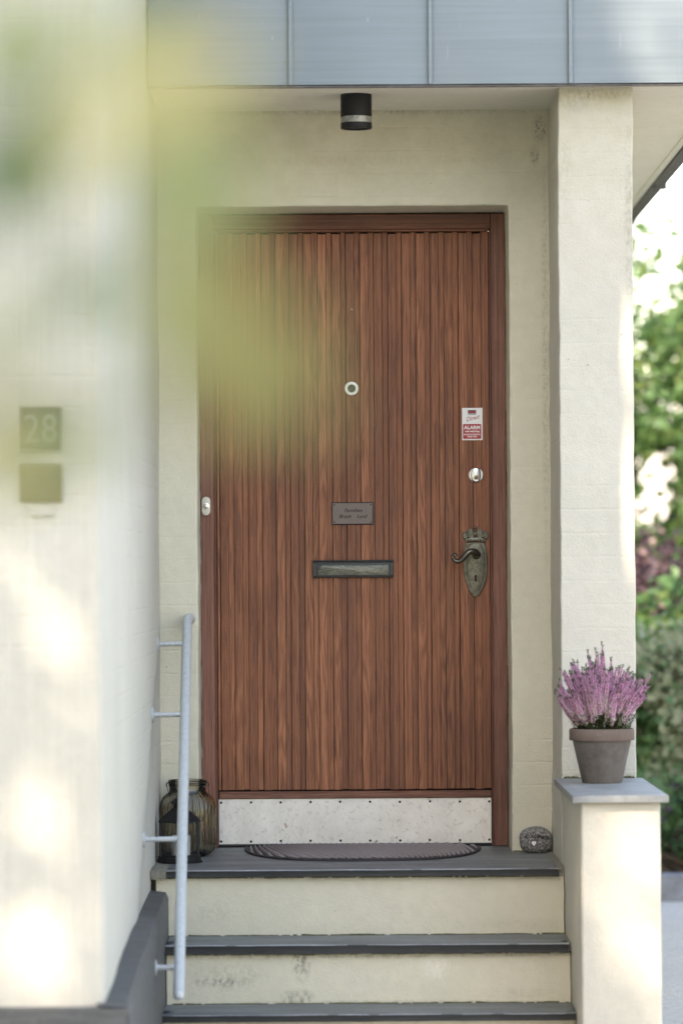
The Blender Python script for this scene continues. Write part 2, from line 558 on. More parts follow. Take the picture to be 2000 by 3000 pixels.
def box(bm, x0, x1, y0, y1, z0, z1, bevel=0.0, seg=1):
    v = [bm.verts.new(p) for p in ((x0, y0, z0), (x1, y0, z0), (x1, y1, z0), (x0, y1, z0),
                                   (x0, y0, z1), (x1, y0, z1), (x1, y1, z1), (x0, y1, z1))]
    fs = [bm.faces.new([v[i] for i in q]) for q in ((0, 3, 2, 1), (4, 5, 6, 7), (0, 1, 5, 4), (1, 2, 6, 5), (2, 3, 7, 6), (3, 0, 4, 7))]
    if bevel:
        es = list({e for f in fs for e in f.edges})
        bmesh.ops.bevel(bm, geom=es, offset=bevel, segments=seg, affect='EDGES', profile=0.7)
    return bm


def B(*a, **k):
    return box(bmesh.new(), *a, **k)


def lathe(bm, prof, cx, cy, cz, seg=32, flute=None, close=True):
    """revolve (r, z) profile about a vertical axis"""
    rings = []
    for (r, z) in prof:
        ring = []
        for i in range(seg):
            a = 2 * PI * i / seg
            rr = r + (flute(a, z, r) if flute else 0)
            ring.append(bm.verts.new((cx + rr * math.cos(a), cy + rr * math.sin(a), cz + z)))
        rings.append(ring)
    for a, b in zip(rings, rings[1:]):
        for i in range(seg):
            j = (i + 1) % seg
            bm.faces.new((a[i], a[j], b[j], b[i]))
    if close:
        bm.faces.new(list(reversed(rings[0])))
        bm.faces.new(rings[-1])
    return bm


def disc_y(bm, cx, cz, y0, prof, seg=28, sx=1.0, sz=1.0):
    """turned piece facing the street: prof = (radius, how far it stands out from y0)"""
    rings = []
    for (r, h) in prof:
        rings.append([bm.verts.new((cx + r * sx * math.cos(2 * PI * i / seg), y0 - h, cz + r * sz * math.sin(2 * PI * i / seg))) for i in range(seg)])
    for a, b in zip(rings, rings[1:]):
        for i in range(seg):
            j = (i + 1) % seg
            bm.faces.new((a[i], a[j], b[j], b[i]))
    bm.faces.new(rings[-1])
    bmesh.ops.recalc_face_normals(bm, faces=bm.faces)
    return bm


def tube(bm, pts, rad, seg=10, caps=True):
    pts = [Vector(p) for p in pts]
    n = len(pts)
    rads = rad if isinstance(rad, (list, tuple)) else [rad] * n
    up = Vector((0.13, 0.31, 0.94))
    rings = []
    for i, p in enumerate(pts):
        t = (pts[min(i + 1, n - 1)] - pts[max(i - 1, 0)]).normalized()
        if abs(t.dot(up)) > 0.95:
            up = Vector((0.9, 0.3, 0.1))
        a = t.cross(up).normalized()
        b = t.cross(a)
        up = -b if b.dot(up) < 0 else b
        rings.append([bm.verts.new(p + rads[i] * (a * math.cos(2 * PI * k / seg) + b * math.sin(2 * PI * k / seg))) for k in range(seg)])
    for a, b in zip(rings, rings[1:]):
        for k in range(seg):
            j = (k + 1) % seg
            bm.faces.new((a[k], a[j], b[j], b[k]))
    if caps:
        bm.faces.new(rings[0])
        bm.faces.new(rings[-1])
    bmesh.ops.recalc_face_normals(bm, faces=bm.faces)
    return bm


def prism(bm, pts, y_back, y_front, bevel=0.0):
    """outline (x, z) extruded towards the street"""
    a = [bm.verts.new((x, y_back, z)) for x, z in pts]
    b = [bm.verts.new((x, y_front, z)) for x, z in pts]
    n = len(pts)
    for i in range(n):
        j = (i + 1) % n
        bm.faces.new((a[i], a[j], b[j], b[i]))
    f = bm.faces.new(b)
    bmesh.ops.recalc_face_normals(bm, faces=bm.faces)
    if bevel:
        bmesh.ops.bevel(bm, geom=list(f.edges), offset=bevel, segments=2, affect='EDGES', profile=0.5)
    return bm


def lin(a, b, step):
    n = max(1, round((b - a) / step))
    return [a + (b - a) * i / n for i in range(n + 1)]


def cells(breaks, step):
    out = [breaks[0]]
    for a, b in zip(breaks, breaks[1:]):
        out += lin(a, b, step)[1:]
    return out


def wobble(p, amp=0.0024, big=0.003):
    q = Vector((p.x * 5 + 3, p.y * 5 + 7, p.z * 13.6))
    n1 = noise.noise_vector(q)
    n2 = noise.noise_vector(p * 2.1 + Vector((9, 2, 5)))
    n3 = noise.noise_vector(p * 45)
    v = n1 * amp + n2 * big + n3 * 0.0007
    v.z *= 0.5
    return v


def solid(xs, ys, zs, inside, amp=0.0024, big=0.003, skip_back=True):
    """a masonry body on a grid of cells, only its skin, slightly uneven as hand-laid plaster is"""
    bm = bmesh.new()
    vd = {}

    def V(i, j, k):
        q = (i, j, k)
        if q not in vd:
            p = Vector((xs[i], ys[j], zs[k]))
            vd[q] = bm.verts.new(p + wobble(p, amp, big))
        return vd[q]
    nx, ny, nz = len(xs) - 1, len(ys) - 1, len(zs) - 1
    g = [[[inside((xs[i] + xs[i + 1]) / 2, (ys[j] + ys[j + 1]) / 2, (zs[k] + zs[k + 1]) / 2) for k in range(nz)] for j in range(ny)] for i in range(nx)]

    def s(i, j, k):
        return 0 <= i < nx and 0 <= j < ny and 0 <= k < nz and g[i][j][k]
    for i in range(nx):
        for j in range(ny):
            for k in range(nz):
                if not g[i][j][k]:
                    continue
                if not s(i - 1, j, k):
                    bm.faces.new((V(i, j, k), V(i, j, k + 1), V(i, j + 1, k + 1), V(i, j + 1, k)))
                if not s(i + 1, j, k):
                    bm.faces.new((V(i + 1, j, k), V(i + 1, j + 1, k), V(i + 1, j + 1, k + 1), V(i + 1, j, k + 1)))
                if not s(i, j - 1, k):
                    bm.faces.new((V(i, j, k), V(i + 1, j, k), V(i + 1, j, k + 1), V(i, j, k + 1)))
                if not s(i, j + 1, k):
                    bm.faces.new((V(i, j + 1, k), V(i, j + 1, k + 1), V(i + 1, j + 1, k + 1), V(i + 1, j + 1, k)))
                if not s(i, j, k - 1):
                    bm.faces.new((V(i, j, k), V(i, j + 1, k), V(i + 1, j + 1, k), V(i + 1, j, k)))
                if not s(i, j, k + 1):
                    bm.faces.new((V(i, j, k + 1), V(i + 1, j, k + 1), V(i + 1, j + 1, k + 1), V(i, j + 1, k + 1)))
    return bm


def soften(o, width=0.006, seg=2):
    """rounded plaster arrises"""
    m = o.modifiers.new('soft_edges', 'BEVEL')
    m.width = width
    m.segments = seg
    m.limit_method = 'ANGLE'
    m.angle_limit = R(50)
    m.harden_normals = False
    return o


def text_bm(body, size, shear=0.0, spacing=1.0, bold=0.0):
    cu = bpy.data.curves.new('lettering', 'FONT')
    cu.body = body
    cu.size = size
    cu.shear = shear
    cu.space_character = spacing
    cu.align_x = 'CENTER'
    cu.align_y = 'CENTER'
    cu.offset = bold
    cu.resolution_u = 3
    ob = bpy.data.objects.new('lettering', cu)
    COL.objects.link(ob)
    dg = bpy.context.evaluated_depsgraph_get()
    me = bpy.data.meshes.new_from_object(ob.evaluated_get(dg))
    bm = bmesh.new()
    bm.from_mesh(me)
    bpy.data.objects.remove(ob)
    bpy.data.curves.remove(cu)
    bpy.data.meshes.remove(me)
    return bm


def text_on(name, body, size, cx, cz, y, thick, mat, parent, shear=0.0, rot=0.0, spacing=1.0, bold=0.0, width=None):
    bm = text_bm(body, size, shear, spacing, bold)
    if width:
        w = max(v.co.x for v in bm.verts) - min(v.co.x for v in bm.verts)
        k = width / w
        for v in bm.verts:
            v.co.x *= k
    bmesh.ops.rotate(bm, verts=bm.verts, cent=(0, 0, 0), matrix=Matrix.Rotation(rot, 3, 'Z'))
    r = bmesh.ops.extrude_face_region(bm, geom=list(bm.faces))
    for g in r['geom']:
        if isinstance(g, bmesh.types.BMVert):
            g.co.z += thick
    for v in bm.verts:
        x, yy, z = v.co
        v.co = Vector((cx + x, y - z, cz + yy))
    bmesh.ops.recalc_face_normals(bm, faces=bm.faces)
    return build(name, bm, mat, parent, sharp=0)


# ------------------------------------------------------------------ measures (metres, landing top is z = 0, door wall is y = 0)
Z_GROUND = -0.56
X_LEFT, X_RIGHT = -0.581, 0.683
X_PIL = 0.912
Y_PIL, Y_PED = -0.56, -1.483
Z_SOF = 2.401
Y_ZINC = -0.66
OX0, OX1, OZ = -0.458, 0.553, 2.0915
YF = 0.23                      # face of the door frame

# ------------------------------------------------------------------ ground, sky side, large structure
bm = bmesh.new()
v = [bm.verts.new(p) for p in ((-300, -300, Z_GROUND - 0.03), (300, -300, Z_GROUND - 0.03), (300, 300, Z_GROUND - 0.03), (-300, 300, Z_GROUND - 0.03))]
bm.faces.new(v)
struct(build('ground', bm, 'grass', sharp=0))
bm = bmesh.new()
xs, ys = lin(-0.9, 16.1, 0.5), lin(-16.0, 4.62, 0.5)
gv = [[bm.verts.new((x, y, Z_GROUND + 0.006 * noise.noise(Vector((x * 2, y * 2, 0))))) for y in ys] for x in xs]
for i in range(len(xs) - 1):
    for j in range(len(ys) - 1):
        bm.faces.new((gv[i][j], gv[i + 1][j], gv[i + 1][j + 1], gv[i][j + 1]))
struct(build('driveway', bm, 'gravel'))

house = thing('house', 'cream plastered house front with a recessed entrance', 'house', (0, 0, Z_GROUND))
xs = cells([-0.75, OX0, OX1, X_RIGHT, X_PIL], 0.04)
ys = [0.0, 0.06, 0.12, YF + 0.02, 0.36]
zs = cells([-0.56, -0.04, OZ, Z_SOF, 2.9], 0.036)
soften(build('door_wall', solid(xs, ys, zs, lambda x, y, z: not (OX0 < x < OX1 and -0.04 < z < OZ)), 'plaster', house))
o = build('side_wall', B(0.70, X_PIL - 0.004, 0.365, 4.2, -0.56, 2.395), 'plaster', house)
xs = cells([-2.8, X_LEFT], 0.09)
ys = cells([-3.0, 0.0], 0.09)
zs = cells([-0.3, 4.4], 0.075)
soften(build('wing_wall', solid(xs, ys, zs, lambda x, y, z: (x > -0.7 or y < -2.9), 0.002, 0.004), 'plaster_block', house), 0.012)
# house body above and behind
build('upper_wall', B(-2.7, 1.15, -0.55, 4.2, 3.25, 3.32), 'plaster', house)
# plinth along the wing, its top slopes a little
bm = bmesh.new()
prof = [(-0.705, -0.065), (-1.75, -0.082), (-2.4, -0.115), (-3.052, -0.153)]
rows = []
for (y, zt) in [(p[0], p[1]) for p in prof]:
    for yy in ([y] if not rows else lin(rows[-1][0], y, 0.09)[1:]):
        if rows:
            k = (yy - rows[-1][0]) / (y - rows[-1][0]) if y != rows[-1][0] else 1
            z_ = rows[-1][1] + (zt - rows[-1][1]) * k
        else:
            z_ = zt
        rows.append((yy, z_))
prv = None
for (y, zt) in rows:
    j = lambda s_: 0.004 * noise.noise(Vector((y * 9, s_, 1.7)))
    xo = -0.526 + (0.006 if y < -1.68 else 0.0)
    ring = [bm.verts.new(p) for p in ((xo + j(1), y, -0.62), (xo + j(2), y, zt - 0.02 + j(3)), (xo - 0.008 + j(2), y, zt + j(3)), (-0.60, y, zt + 0.004 + j(4)))]
    if prv:
        for a in range(3):
            bm.faces.new((prv[a], ring[a], ring[a + 1], prv[a + 1]))
    else:
        bm.faces.new(ring)
    prv = ring
box(bm, -2.85, -0.523, -3.056, -2.99, -0.62, -0.156)
bmesh.ops.recalc_face_normals(bm, faces=bm.faces)
build('plinth', bm, 'plinth', house, sharp=30)

# pillar and canopy
pillar = soften(build('pillar', solid(cells([X_RIGHT, X_PIL], 0.03), cells([Y_PIL, -0.002], 0.035), cells([-0.56, Z_SOF], 0.0367), lambda x, y, z: True, 0.0034, 0.0035), 'plaster_pillar'), 0.004)
tag(pillar, 'square cream plastered pillar carrying the canopy right of the door', 'pillar')

canopy = thing('canopy', 'flat entrance canopy clad in blue grey zinc above the door', 'canopy', (0.3, Y_ZINC, Z_SOF))
seams = [-0.57, -0.1405, 0.287, 0.716, 1.146]
zb = Z_SOF + 0.0
first = None
edges = [-0.577] + seams[1:4] + [1.25]
for a, b in zip(edges, edges[1:]):
    bm = bmesh.new()
    nx = lin(a + 0.0015, b - 0.0015, 0.05)
    nz = lin(zb, 3.25, 0.05)
    vv = [[bm.verts.new((x, Y_ZINC + 0.0040 * math.sin(PI * (x - a) / (b - a)) * -1 + 0.0030 * noise.noise(Vector((x * 4, 0, z * 3))), z)) for z in nz] for x in nx]
    for i in range(len(nx) - 1):
        for k in range(len(nz) - 1):
            bm.faces.new((vv[i][k], vv[i + 1][k], vv[i + 1][k + 1], vv[i][k + 1]))
    # bottom return
    for i in range(len(nx) - 1):
        p, q = vv[i][0], vv[i + 1][0]
        r_ = bm.verts.new((q.co.x, Y_ZINC + 0.02, zb - 0.0005))
        s_ = bm.verts.new((p.co.x, Y_ZINC + 0.02, zb - 0.0005))
        bm.faces.new((q, p, s_, r_))
    build('zinc_panel', bm, 'zinc', canopy)
bm = B(-0.0068, 0.0068, -0.017, 0.0, 0.0, 0.85, bevel=0.002)
seam = build('standing_seam', bm, 'zinc', None)
seam.parent = canopy
seam.location = Vector((seams[1], Y_ZINC - 0.001, zb - 0.003)) - wloc(canopy)
for x in seams[2:4]:
    copy_to(seam, canopy, Vector((x, Y_ZINC - 0.001, zb - 0.003)) - wloc(canopy))
bm = B(-0.577, 1.25, Y_ZINC + 0.003, Y_ZINC + 0.024, zb - 0.008, zb - 0.002)
build('drip_edge', bm, 'eave', canopy)
xs = cells([-0.577, 1.205], 0.08)
ys = cells([Y_ZINC + 0.026, 4.2], 0.12)
bm = bmesh.new()
vv = [[bm.verts.new((x, y, Z_SOF + 0.0015 * noise.noise(Vector((x * 3, y * 3, 4))))) for y in ys] for x in xs]
for i in range(len(xs) - 1):
    for k in range(len(ys) - 1):
        bm.faces.new((vv[i][k], vv[i][k + 1], vv[i + 1][k + 1], vv[i + 1][k]))
build('soffit', bm, 'plaster_soffit', canopy)
build('roof_deck', B(-0.577, 1.2, Y_ZINC + 0.03, 4.2, Z_SOF + 0.05, Z_SOF + 0.14), 'eave', canopy)
bm = B(1.19, 1.2115, Y_ZINC + 0.03, 4.2, Z_SOF - 0.006, Z_SOF + 0.05)
build('soffit_batten', bm, 'plaster_soffit', canopy)
bm = B(1.215, 1.258, Y_ZINC + 0.03, 4.2, Z_SOF - 0.022, Z_SOF + 0.08, bevel=0.008)
for yy in (0.6, 2.3):
    box(bm, 1.211, 1.263, yy, yy + 0.06, Z_SOF - 0.027, Z_SOF + 0.09)
build('roof_edge', bm, 'eave', canopy)

# steps
steps = thing('steps', 'three plastered entrance steps topped with dark slate slabs', 'steps', (0.05, -1.0, Z_GROUND))


def riser(y, z0, z1, x0, x1, mat):
    soften(build('riser', solid(cells([x0, x1], 0.04), [y, y + 0.12], cells([z0, z1], 0.03), lambda *a: True, 0.0012, 0.003), mat, steps), 0.003)


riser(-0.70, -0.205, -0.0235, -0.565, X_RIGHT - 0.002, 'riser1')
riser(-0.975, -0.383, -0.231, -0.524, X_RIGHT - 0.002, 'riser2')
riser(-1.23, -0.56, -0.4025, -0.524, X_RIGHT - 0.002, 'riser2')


def tread(x0, x1, y0, y1, zt, th, skew=0.0):
    bm = bmesh.new()
    xs_, ys_ = lin(x0, x1, 0.03), [y0, y0 + 0.004, y0 + 0.03] + lin(y0 + 0.06, y1, 0.1)
    top, bot = [], []
    for x in xs_:
        e = 0.0035 * noise.noise(Vector((x * 13, zt * 7, 3))) + 0.0022 * noise.noise(Vector((x * 60, zt * 7, 8)))
        top.append([bm.verts.new((x, y + (e if y < y0 + 0.02 else 0), zt - (0.0022 if y == y0 else 0) + 0.0008 * noise.noise(Vector((x * 9, y * 9, 2))))) for y in ys_])
        e2 = e * 0.5 + 0.002 * noise.noise(Vector((x * 30, zt, 5)))
        bot.append([bm.verts.new((x, y0 + 0.002 + e, zt - th * 0.5)), bm.verts.new((x, y0 + e2 + 0.001, zt - th + e2 * 0.3)), bm.verts.new((x, y0 + 0.05, zt - th))])
    for i in range(len(xs_) - 1):
        for k in range(len(ys_) - 1):
            bm.faces.new((top[i][k], top[i + 1][k], top[i + 1][k + 1], top[i][k + 1]))
        a, b = top[i][0], top[i + 1][0]
        for k in range(3):
            bm.faces.new((a, bot[i][k], bot[i + 1][k], b))
            a, b = bot[i][k], bot[i + 1][k]
    for side in (0, -1):
        bm.faces.new([top[side][0], bot[side][0], bot[side][1], bot[side][2], top[side][3]])
    bmesh.ops.recalc_face_normals(bm, faces=bm.faces)
    bm.faces.ensure_lookup_table()
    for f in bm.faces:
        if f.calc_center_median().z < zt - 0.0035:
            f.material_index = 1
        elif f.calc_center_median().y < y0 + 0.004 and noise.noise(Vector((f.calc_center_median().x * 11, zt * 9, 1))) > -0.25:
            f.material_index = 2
    return build('slate_slab', bm, ['slate', 'slate_edge', 'slate_worn_glint'], steps, sharp=40)


tread(-0.533, 0.661, -0.725, 0.29, 0.0, 0.0215)
tread(-0.5235, 0.675, -1.00, -0.66, -0.202, 0.0275)
tread(-0.5235, 0.680, -1.256, -0.94, -0.380, 0.0215)
# mortar where the slabs meet the walls
bm = bmesh.new()
for (x0, x1, y0, y1, z) in ((-0.58, -0.531, -0.722, 0.0, -0.001), (0.659, 0.684, -0.705, 0.0, 0.0), (0.673, 0.684, -0.98, -0.66, -0.202)):
    ys_ = lin(y0, y1, 0.012)
    rr = []
    for y in ys_:
        h = 0.006 * noise.noise(Vector((y * 40, x0, 1))) + 0.002
        rr.append([bm.verts.new(p) for p in ((x0, y, z - 0.026), (x0, y, z + h), (x1 - 0.001, y, z + h * 0.3), (x1, y, z - 0.026))])
    for a, b in zip(rr, rr[1:]):
        for k in range(3):
            bm.faces.new((a[k], b[k], b[k + 1], a[k + 1]))
    bm.faces.new(rr[0])
bmesh.ops.recalc_face_normals(bm, faces=bm.faces)
build('mortar', bm, 'mortar', steps, sharp=60)['kind'] = 'stuff'

bm = bmesh.new()  # grimy caulk beads, dark also to paint contact shade along the joints
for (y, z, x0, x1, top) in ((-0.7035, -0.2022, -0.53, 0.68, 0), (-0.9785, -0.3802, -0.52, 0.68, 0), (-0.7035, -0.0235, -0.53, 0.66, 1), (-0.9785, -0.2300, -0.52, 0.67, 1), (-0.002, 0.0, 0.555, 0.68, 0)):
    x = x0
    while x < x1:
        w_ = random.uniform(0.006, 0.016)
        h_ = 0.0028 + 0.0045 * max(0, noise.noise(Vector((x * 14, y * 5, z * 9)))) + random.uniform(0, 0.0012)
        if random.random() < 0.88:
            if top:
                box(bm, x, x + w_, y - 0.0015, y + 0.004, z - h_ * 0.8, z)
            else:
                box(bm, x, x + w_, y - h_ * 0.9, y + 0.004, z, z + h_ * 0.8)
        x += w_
build('joint_dirt_shade', bm, 'moss', steps, sharp=0)['kind'] = 'stuff'

# pedestal with cap stone
ped = thing('pedestal', 'low cream plastered wall pier with a grey cap stone beside the steps', 'pedestal', (0.797, -1.02, Z_GROUND))
soften(build('pier', solid(cells([X_RIGHT + 0.0005, 0.910], 0.04), cells([Y_PED, Y_PIL - 0.002], 0.05), cells([-0.56, 0.246], 0.04), lambda *a: True, 0.0016, 0.0028), 'plaster_ped', ped), 0.007, 3)
build('cap_stone', B(0.658, 0.931, -1.517, -0.564, 0.2465, 0.266, bevel=0.0025, seg=2), 'cap', ped)
bm = bmesh.new()
for k in range(240):
    x = random.uniform(0.69, 0.91)
    if 0.735 < x < 0.83 and random.random() < 0.6:
        continue
    r_ = random.uniform(0.0015, 0.0042)
    bmesh.ops.create_icosphere(bm, subdivisions=1, radius=r_, matrix=Matrix.Translation((x, -0.568 - random.random() * 0.006, 0.266 + random.random() * 0.004)))
mo = build('moss', bm, 'moss', ped, sharp=80)
mo['kind'] = 'stuff'

# ------------------------------------------------------------------ door frame (part of the house) and the door
frame = build('door_frame', B(OX0 + 0.001, OX0 + 0.047, YF, YF + 0.09, 0.001, OZ - 0.004, bevel=0.003), 'wood_jamb', house)
frame.name = 'door_jamb'
bm = B(0.5045, OX1 - 0.001, YF, YF + 0.09, 0.001, OZ - 0.004, bevel=0.003)
build('door_jamb', bm, 'wood_jamb', house)
bm = B(OX0 + 0.0475, 0.504, YF + 0.001, YF + 0.09, OZ - 0.0545, OZ - 0.004, bevel=0.003)
build('door_head', bm, 'wood_rail', house)
# thin stop bead round the opening
bm = bmesh.new()
box(bm, OX0 + 0.0475, OX0 + 0.0535, YF + 0.006, YF + 0.08, 0.002, OZ - 0.058, bevel=0.0015)
box(bm, 0.4985, 0.504, YF + 0.006, YF + 0.08, 0.002, OZ - 0.058, bevel=0.0015)
build('stop_bead', bm, 'wood_jamb', house)
bm = B(OX0 + 0.054, 0.498, YF + 0.007, YF + 0.08, OZ - 0.0605, OZ - 0.055, bevel=0.0015)
build('stop_bead', bm, 'wood_rail', house)
# cracked joint filler round the frame
bm = bmesh.new()
for (sx, dirx) in ((OX0, 1), (OX1, -1)):
    for z in lin(0.0, OZ, 0.02):
        h = 0.003 * noise.noise(Vector((sx, z * 30, 2))) + 0.002
        if h > 0.0008:
            box(bm, min(sx, sx + dirx * h), max(sx, sx + dirx * h), YF - 0.008, YF + 0.004, z, z + 0.019)
jf = build('joint_filler', bm, 'mortar', house, sharp=0)
jf['kind'] = 'stuff'

YL = YF + 0.035                # face of the boards of the leaf
LX0, LX1 = -0.4035, 0.4982
door = thing('front_door', 'brown hardwood front door clad in narrow vertical boards with a steel kick plate', 'door', (0.05, YL, 0.006))
build('door_core', B(LX0, LX1, YL + 0.006, YL + 0.05, 0.012, OZ - 0.062), 'void', door)
PITCH = 0.04643
BX = [-0.3914 + PITCH * k for k in range(19)]
BW, ZB0, ZB1 = 0.0270, 0.1885, 2.0255
# recessed boards between the battens
starts = [(LX0 + 0.001, BX[0] - 0.0028)] + [(x + BW + 0.0005, x + PITCH - 0.0019) for x in BX]
starts[-1] = (starts[-1][0], LX1 - 0.001)
for n_, (a, b) in enumerate(starts):
    w = b - a
    bm = box(bmesh.new(), 0, w, -0.0030, 0.004, 0, 2.0315 - ZB0 - 0.002, bevel=0.0006)
    o = build('plank', bm, 'wood')
    o.parent = door
    o.location = Vector((a, YL + 0.0001, ZB0 + random.uniform(0.0, 0.0025))) - wloc(door)
bm = box(bmesh.new(), 0, BW, -0.0055, 0.003, 0, ZB1 - ZB0, bevel=0.0008)
bat = build('batten', bm, 'wood')
bat.parent = door
bat.location = Vector((BX[0], YL + 0.0015, ZB0)) - wloc(door)
for x in BX[1:]:
    copy_to(bat, door, Vector((x + random.uniform(-0.0005, 0.0005), YL + random.uniform(-0.0003, 0.0018), ZB0 + random.uniform(-0.0015, 0.0015))) - wloc(door))
bm = B(LX0 + 0.0025, LX1 - 0.001, YL - 0.012, YL + 0.006, 0.1605, 0.1835, bevel=0.002)
build('bottom_rail', bm, 'wood_rail', door)
kick = build('kick_plate', B(-0.4025, 0.4965, YL - 0.004, YL + 0.004, 0.010, 0.1595, bevel=0.0006), 'kick', door)
bm = disc_y(bmesh.new(), 0, 0, 0, [(0.0042, 0.0), (0.0038, 0.0014), (0.002, 0.0018)], 10)
scr = build('screw', bm, 'black')
scr.parent = kick
k0 = wloc(kick)
scr.location = Vector((-0.3952, YL - 0.004, 0.1475)) - k0
for zz in (0.1475, 0.0195):
    for i in range(10):
        if i == 0 and zz > 0.1:
            continue
        c = scr.copy()
        COL.objects.link(c)
        c.location = Vector((-0.3952 + i * 0.0984 + random.uniform(-0.001, 0.001), YL - 0.004, zz + random.uniform(-0.001, 0.001))) - k0
sill = build('door_sill', B(OX0 + 0.048, 0.504, YF + 0.02, YF + 0.12, -0.002, 0.006), 'void', house)

# peephole
ph = build('peephole', disc_y(bmesh.new(), 0.0437, 1.514, YL - 0.0045, [(0.0230, 0), (0.0230, 0.004), (0.0215, 0.0055), (0.0140, 0.0058), (0.0125, 0.0035)], 40), 'chrome', door)
ph.data.materials[0] = plain('peephole_rim', (0.66, 0.67, 0.62), 0.35, 0.5, 0.05)
build('lens', disc_y(bmesh.new(), 0.0437, 1.514, YL - 0.0046, [(0.0128, 0.003), (0.0122, 0.0042), (0.007, 0.0046), (0.0062, 0.0042), (0.003, 0.0055)], 28), plain('peephole_glass', (0.06, 0.075, 0.05), 0.2, 0.4), ph)
build('nail', disc_y(bmesh.new(), 0.0458, 1.775, YL - 0.005, [(0.0028, 0), (0.0026, 0.003), (0.001, 0.004)], 10), 'chrome', door)

# nameplate
npx, npz = 0.0445, 1.1010
np_ = build('nameplate', B(npx - 0.0662, npx + 0.0662, YL - 0.0115, YL - 0.008, npz - 0.0347, npz + 0.0347, bevel=0.0008), 'nameplate', door)
build('backing', B(npx - 0.0685, npx + 0.0690, YL - 0.008, YL - 0.0045, npz - 0.0375, npz + 0.0370), 'black', np_)
for sx in (-1, 1):
    for sz in (-1, 1):
        build('screw', disc_y(bmesh.new(), npx + sx * 0.0600, npz + sz * 0.0285, YL - 0.0115, [(0.0028, 0), (0.0024, 0.0012), (0.001, 0.0015)], 10), 'handle', np_)
text_on('lettering', 'Familien', 0.0165, npx + 0.001, npz + 0.0095, YL - 0.0115, 0.0004, 'ink', np_, shear=0.42, width=0.061, bold=0.0002)
text_on('lettering', 'Brath', 0.0165, npx - 0.0260, npz - 0.0100, YL - 0.0115, 0.0004, 'ink', np_, shear=0.42, width=0.040, bold=0.0002)
text_on('lettering', 'Lund', 0.0165, npx + 0.0295, npz - 0.0100, YL - 0.0115, 0.0004, 'ink', np_, shear=0.42, width=0.036, bold=0.0002)

# letter slot
mx, mz = 0.0455, 0.9165
slot = build('letter_slot', B(mx - 0.1325, mx + 0.1325, YL - 0.015, YL - 0.0045, mz - 0.0272, mz + 0.0272, bevel=0.0025, seg=2), 'slotframe', door)
bm = bmesh.new()
for (a, b, c_, d) in ((-0.1325, 0.1325, 0.0215, 0.0262), (-0.1325, 0.1325, -0.0262, -0.0225), (-0.1325, -0.121, -0.022, 0.021), (0.120, 0.1325, -0.022, 0.021)):
    box(bm, mx + a, mx + b, YL - 0.0195, YL - 0.0149, mz + c_, mz + d, bevel=0.0014)
build('slot_rim', bm, 'slotframe', slot)
bm = bmesh.new()
pts = [(-0.116, -0.0190), (0.1165, -0.0190), (0.1165, 0.0125), (-0.100, 0.0130), (-0.116, 0.004)]
prism(bm, [(mx + a, mz + b) for a, b in pts], YL - 0.014, YL - 0.0185, bevel=0.002)
build('flap', bm, 'flap', slot)
build('slot_top', B(mx - 0.134, mx + 0.134, YL - 0.023, YL - 0.0045, mz + 0.0272, mz + 0.0305, bevel=0.001), 'slotframe', slot)

# alarm sign
ax, az = 0.4415, 1.394
yA = YL - 0.0055
al = build('alarm_sign', B(ax - 0.0340, ax + 0.0340, yA - 0.0025, yA, az - 0.0535, az + 0.0535, bevel=0.0009), 'white', door)
yA -= 0.0025


def rrect(cx, cz, w, h, r, n=4):
    out = []
    for (sx, sz, a0) in ((1, 1, 0), (-1, 1, 90), (-1, -1, 180), (1, -1, 270)):
        for i in range(n + 1):
            a = R(a0 + 90 * i / n)
            out.append((cx + sx * (w / 2 - r) + r * math.cos(a), cz + sz * (h / 2 - r) + r * math.sin(a)))
    return out


build('red_field', prism(bmesh.new(), rrect(ax - 0.0010, az - 0.0244, 0.0605, 0.0490, 0.003), yA, yA - 0.0004), 'red', al, sharp=0)
build('emblem', B(ax - 0.0145, ax + 0.0125, yA - 0.0004, yA, az + 0.0345, az + 0.0460), 'black', al, sharp=0)
bm = bmesh.new()
for k in range(3):
    prism(bm, [(ax - 0.0092 + k * 0.0085 + 0.0037 * math.cos(2 * PI * i / 12), az + 0.0403 + 0.0042 * math.sin(2 * PI * i / 12)) for i in range(12)], yA - 0.0003, yA - 0.0008)
build('emblem_dots', bm, plain('emblem_red', (0.45, 0.06, 0.08), 0.4), al, sharp=0)
build('emblem_line', B(ax - 0.0145, ax + 0.0125, yA - 0.0004, yA, az + 0.0302, az + 0.0318), 'black', al, sharp=0)
text_on('lettering', 'Direct', 0.0200, ax + 0.0, az + 0.0190, yA, 0.0004, 'red', al, shear=0.5, rot=R(14), width=0.046, bold=0.0001)
text_on('lettering', 'ALARM', 0.0165, ax - 0.0010, az - 0.0120, yA - 0.0004, 0.0004, 'white', al, width=0.053, bold=0.0005)
text_on('lettering', 'med udrykning', 0.0080, ax - 0.0010, az - 0.0240, yA - 0.0004, 0.0004, 'white', al, width=0.048, bold=0.0003)
text_on('lettering', 'KONTROLCENTRAL', 0.0065, ax - 0.0010, az - 0.0346, yA - 0.0004, 0.0004, 'white', al, width=0.054, bold=0.0002)
text_on('lettering', '70 26 7 365', 0.0065, ax - 0.0010, az - 0.0415, yA - 0.0004, 0.0004, 'white', al, width=0.032, bold=0.0003)

# cylinder lock
lx, lz = 0.4525, 1.2255
lk = build('lock', disc_y(bmesh.new(), lx, lz, YL - 0.0045, [(0.0248, 0), (0.0248, 0.003), (0.0225, 0.0055), (0.012, 0.006)], 40), 'steel', door)


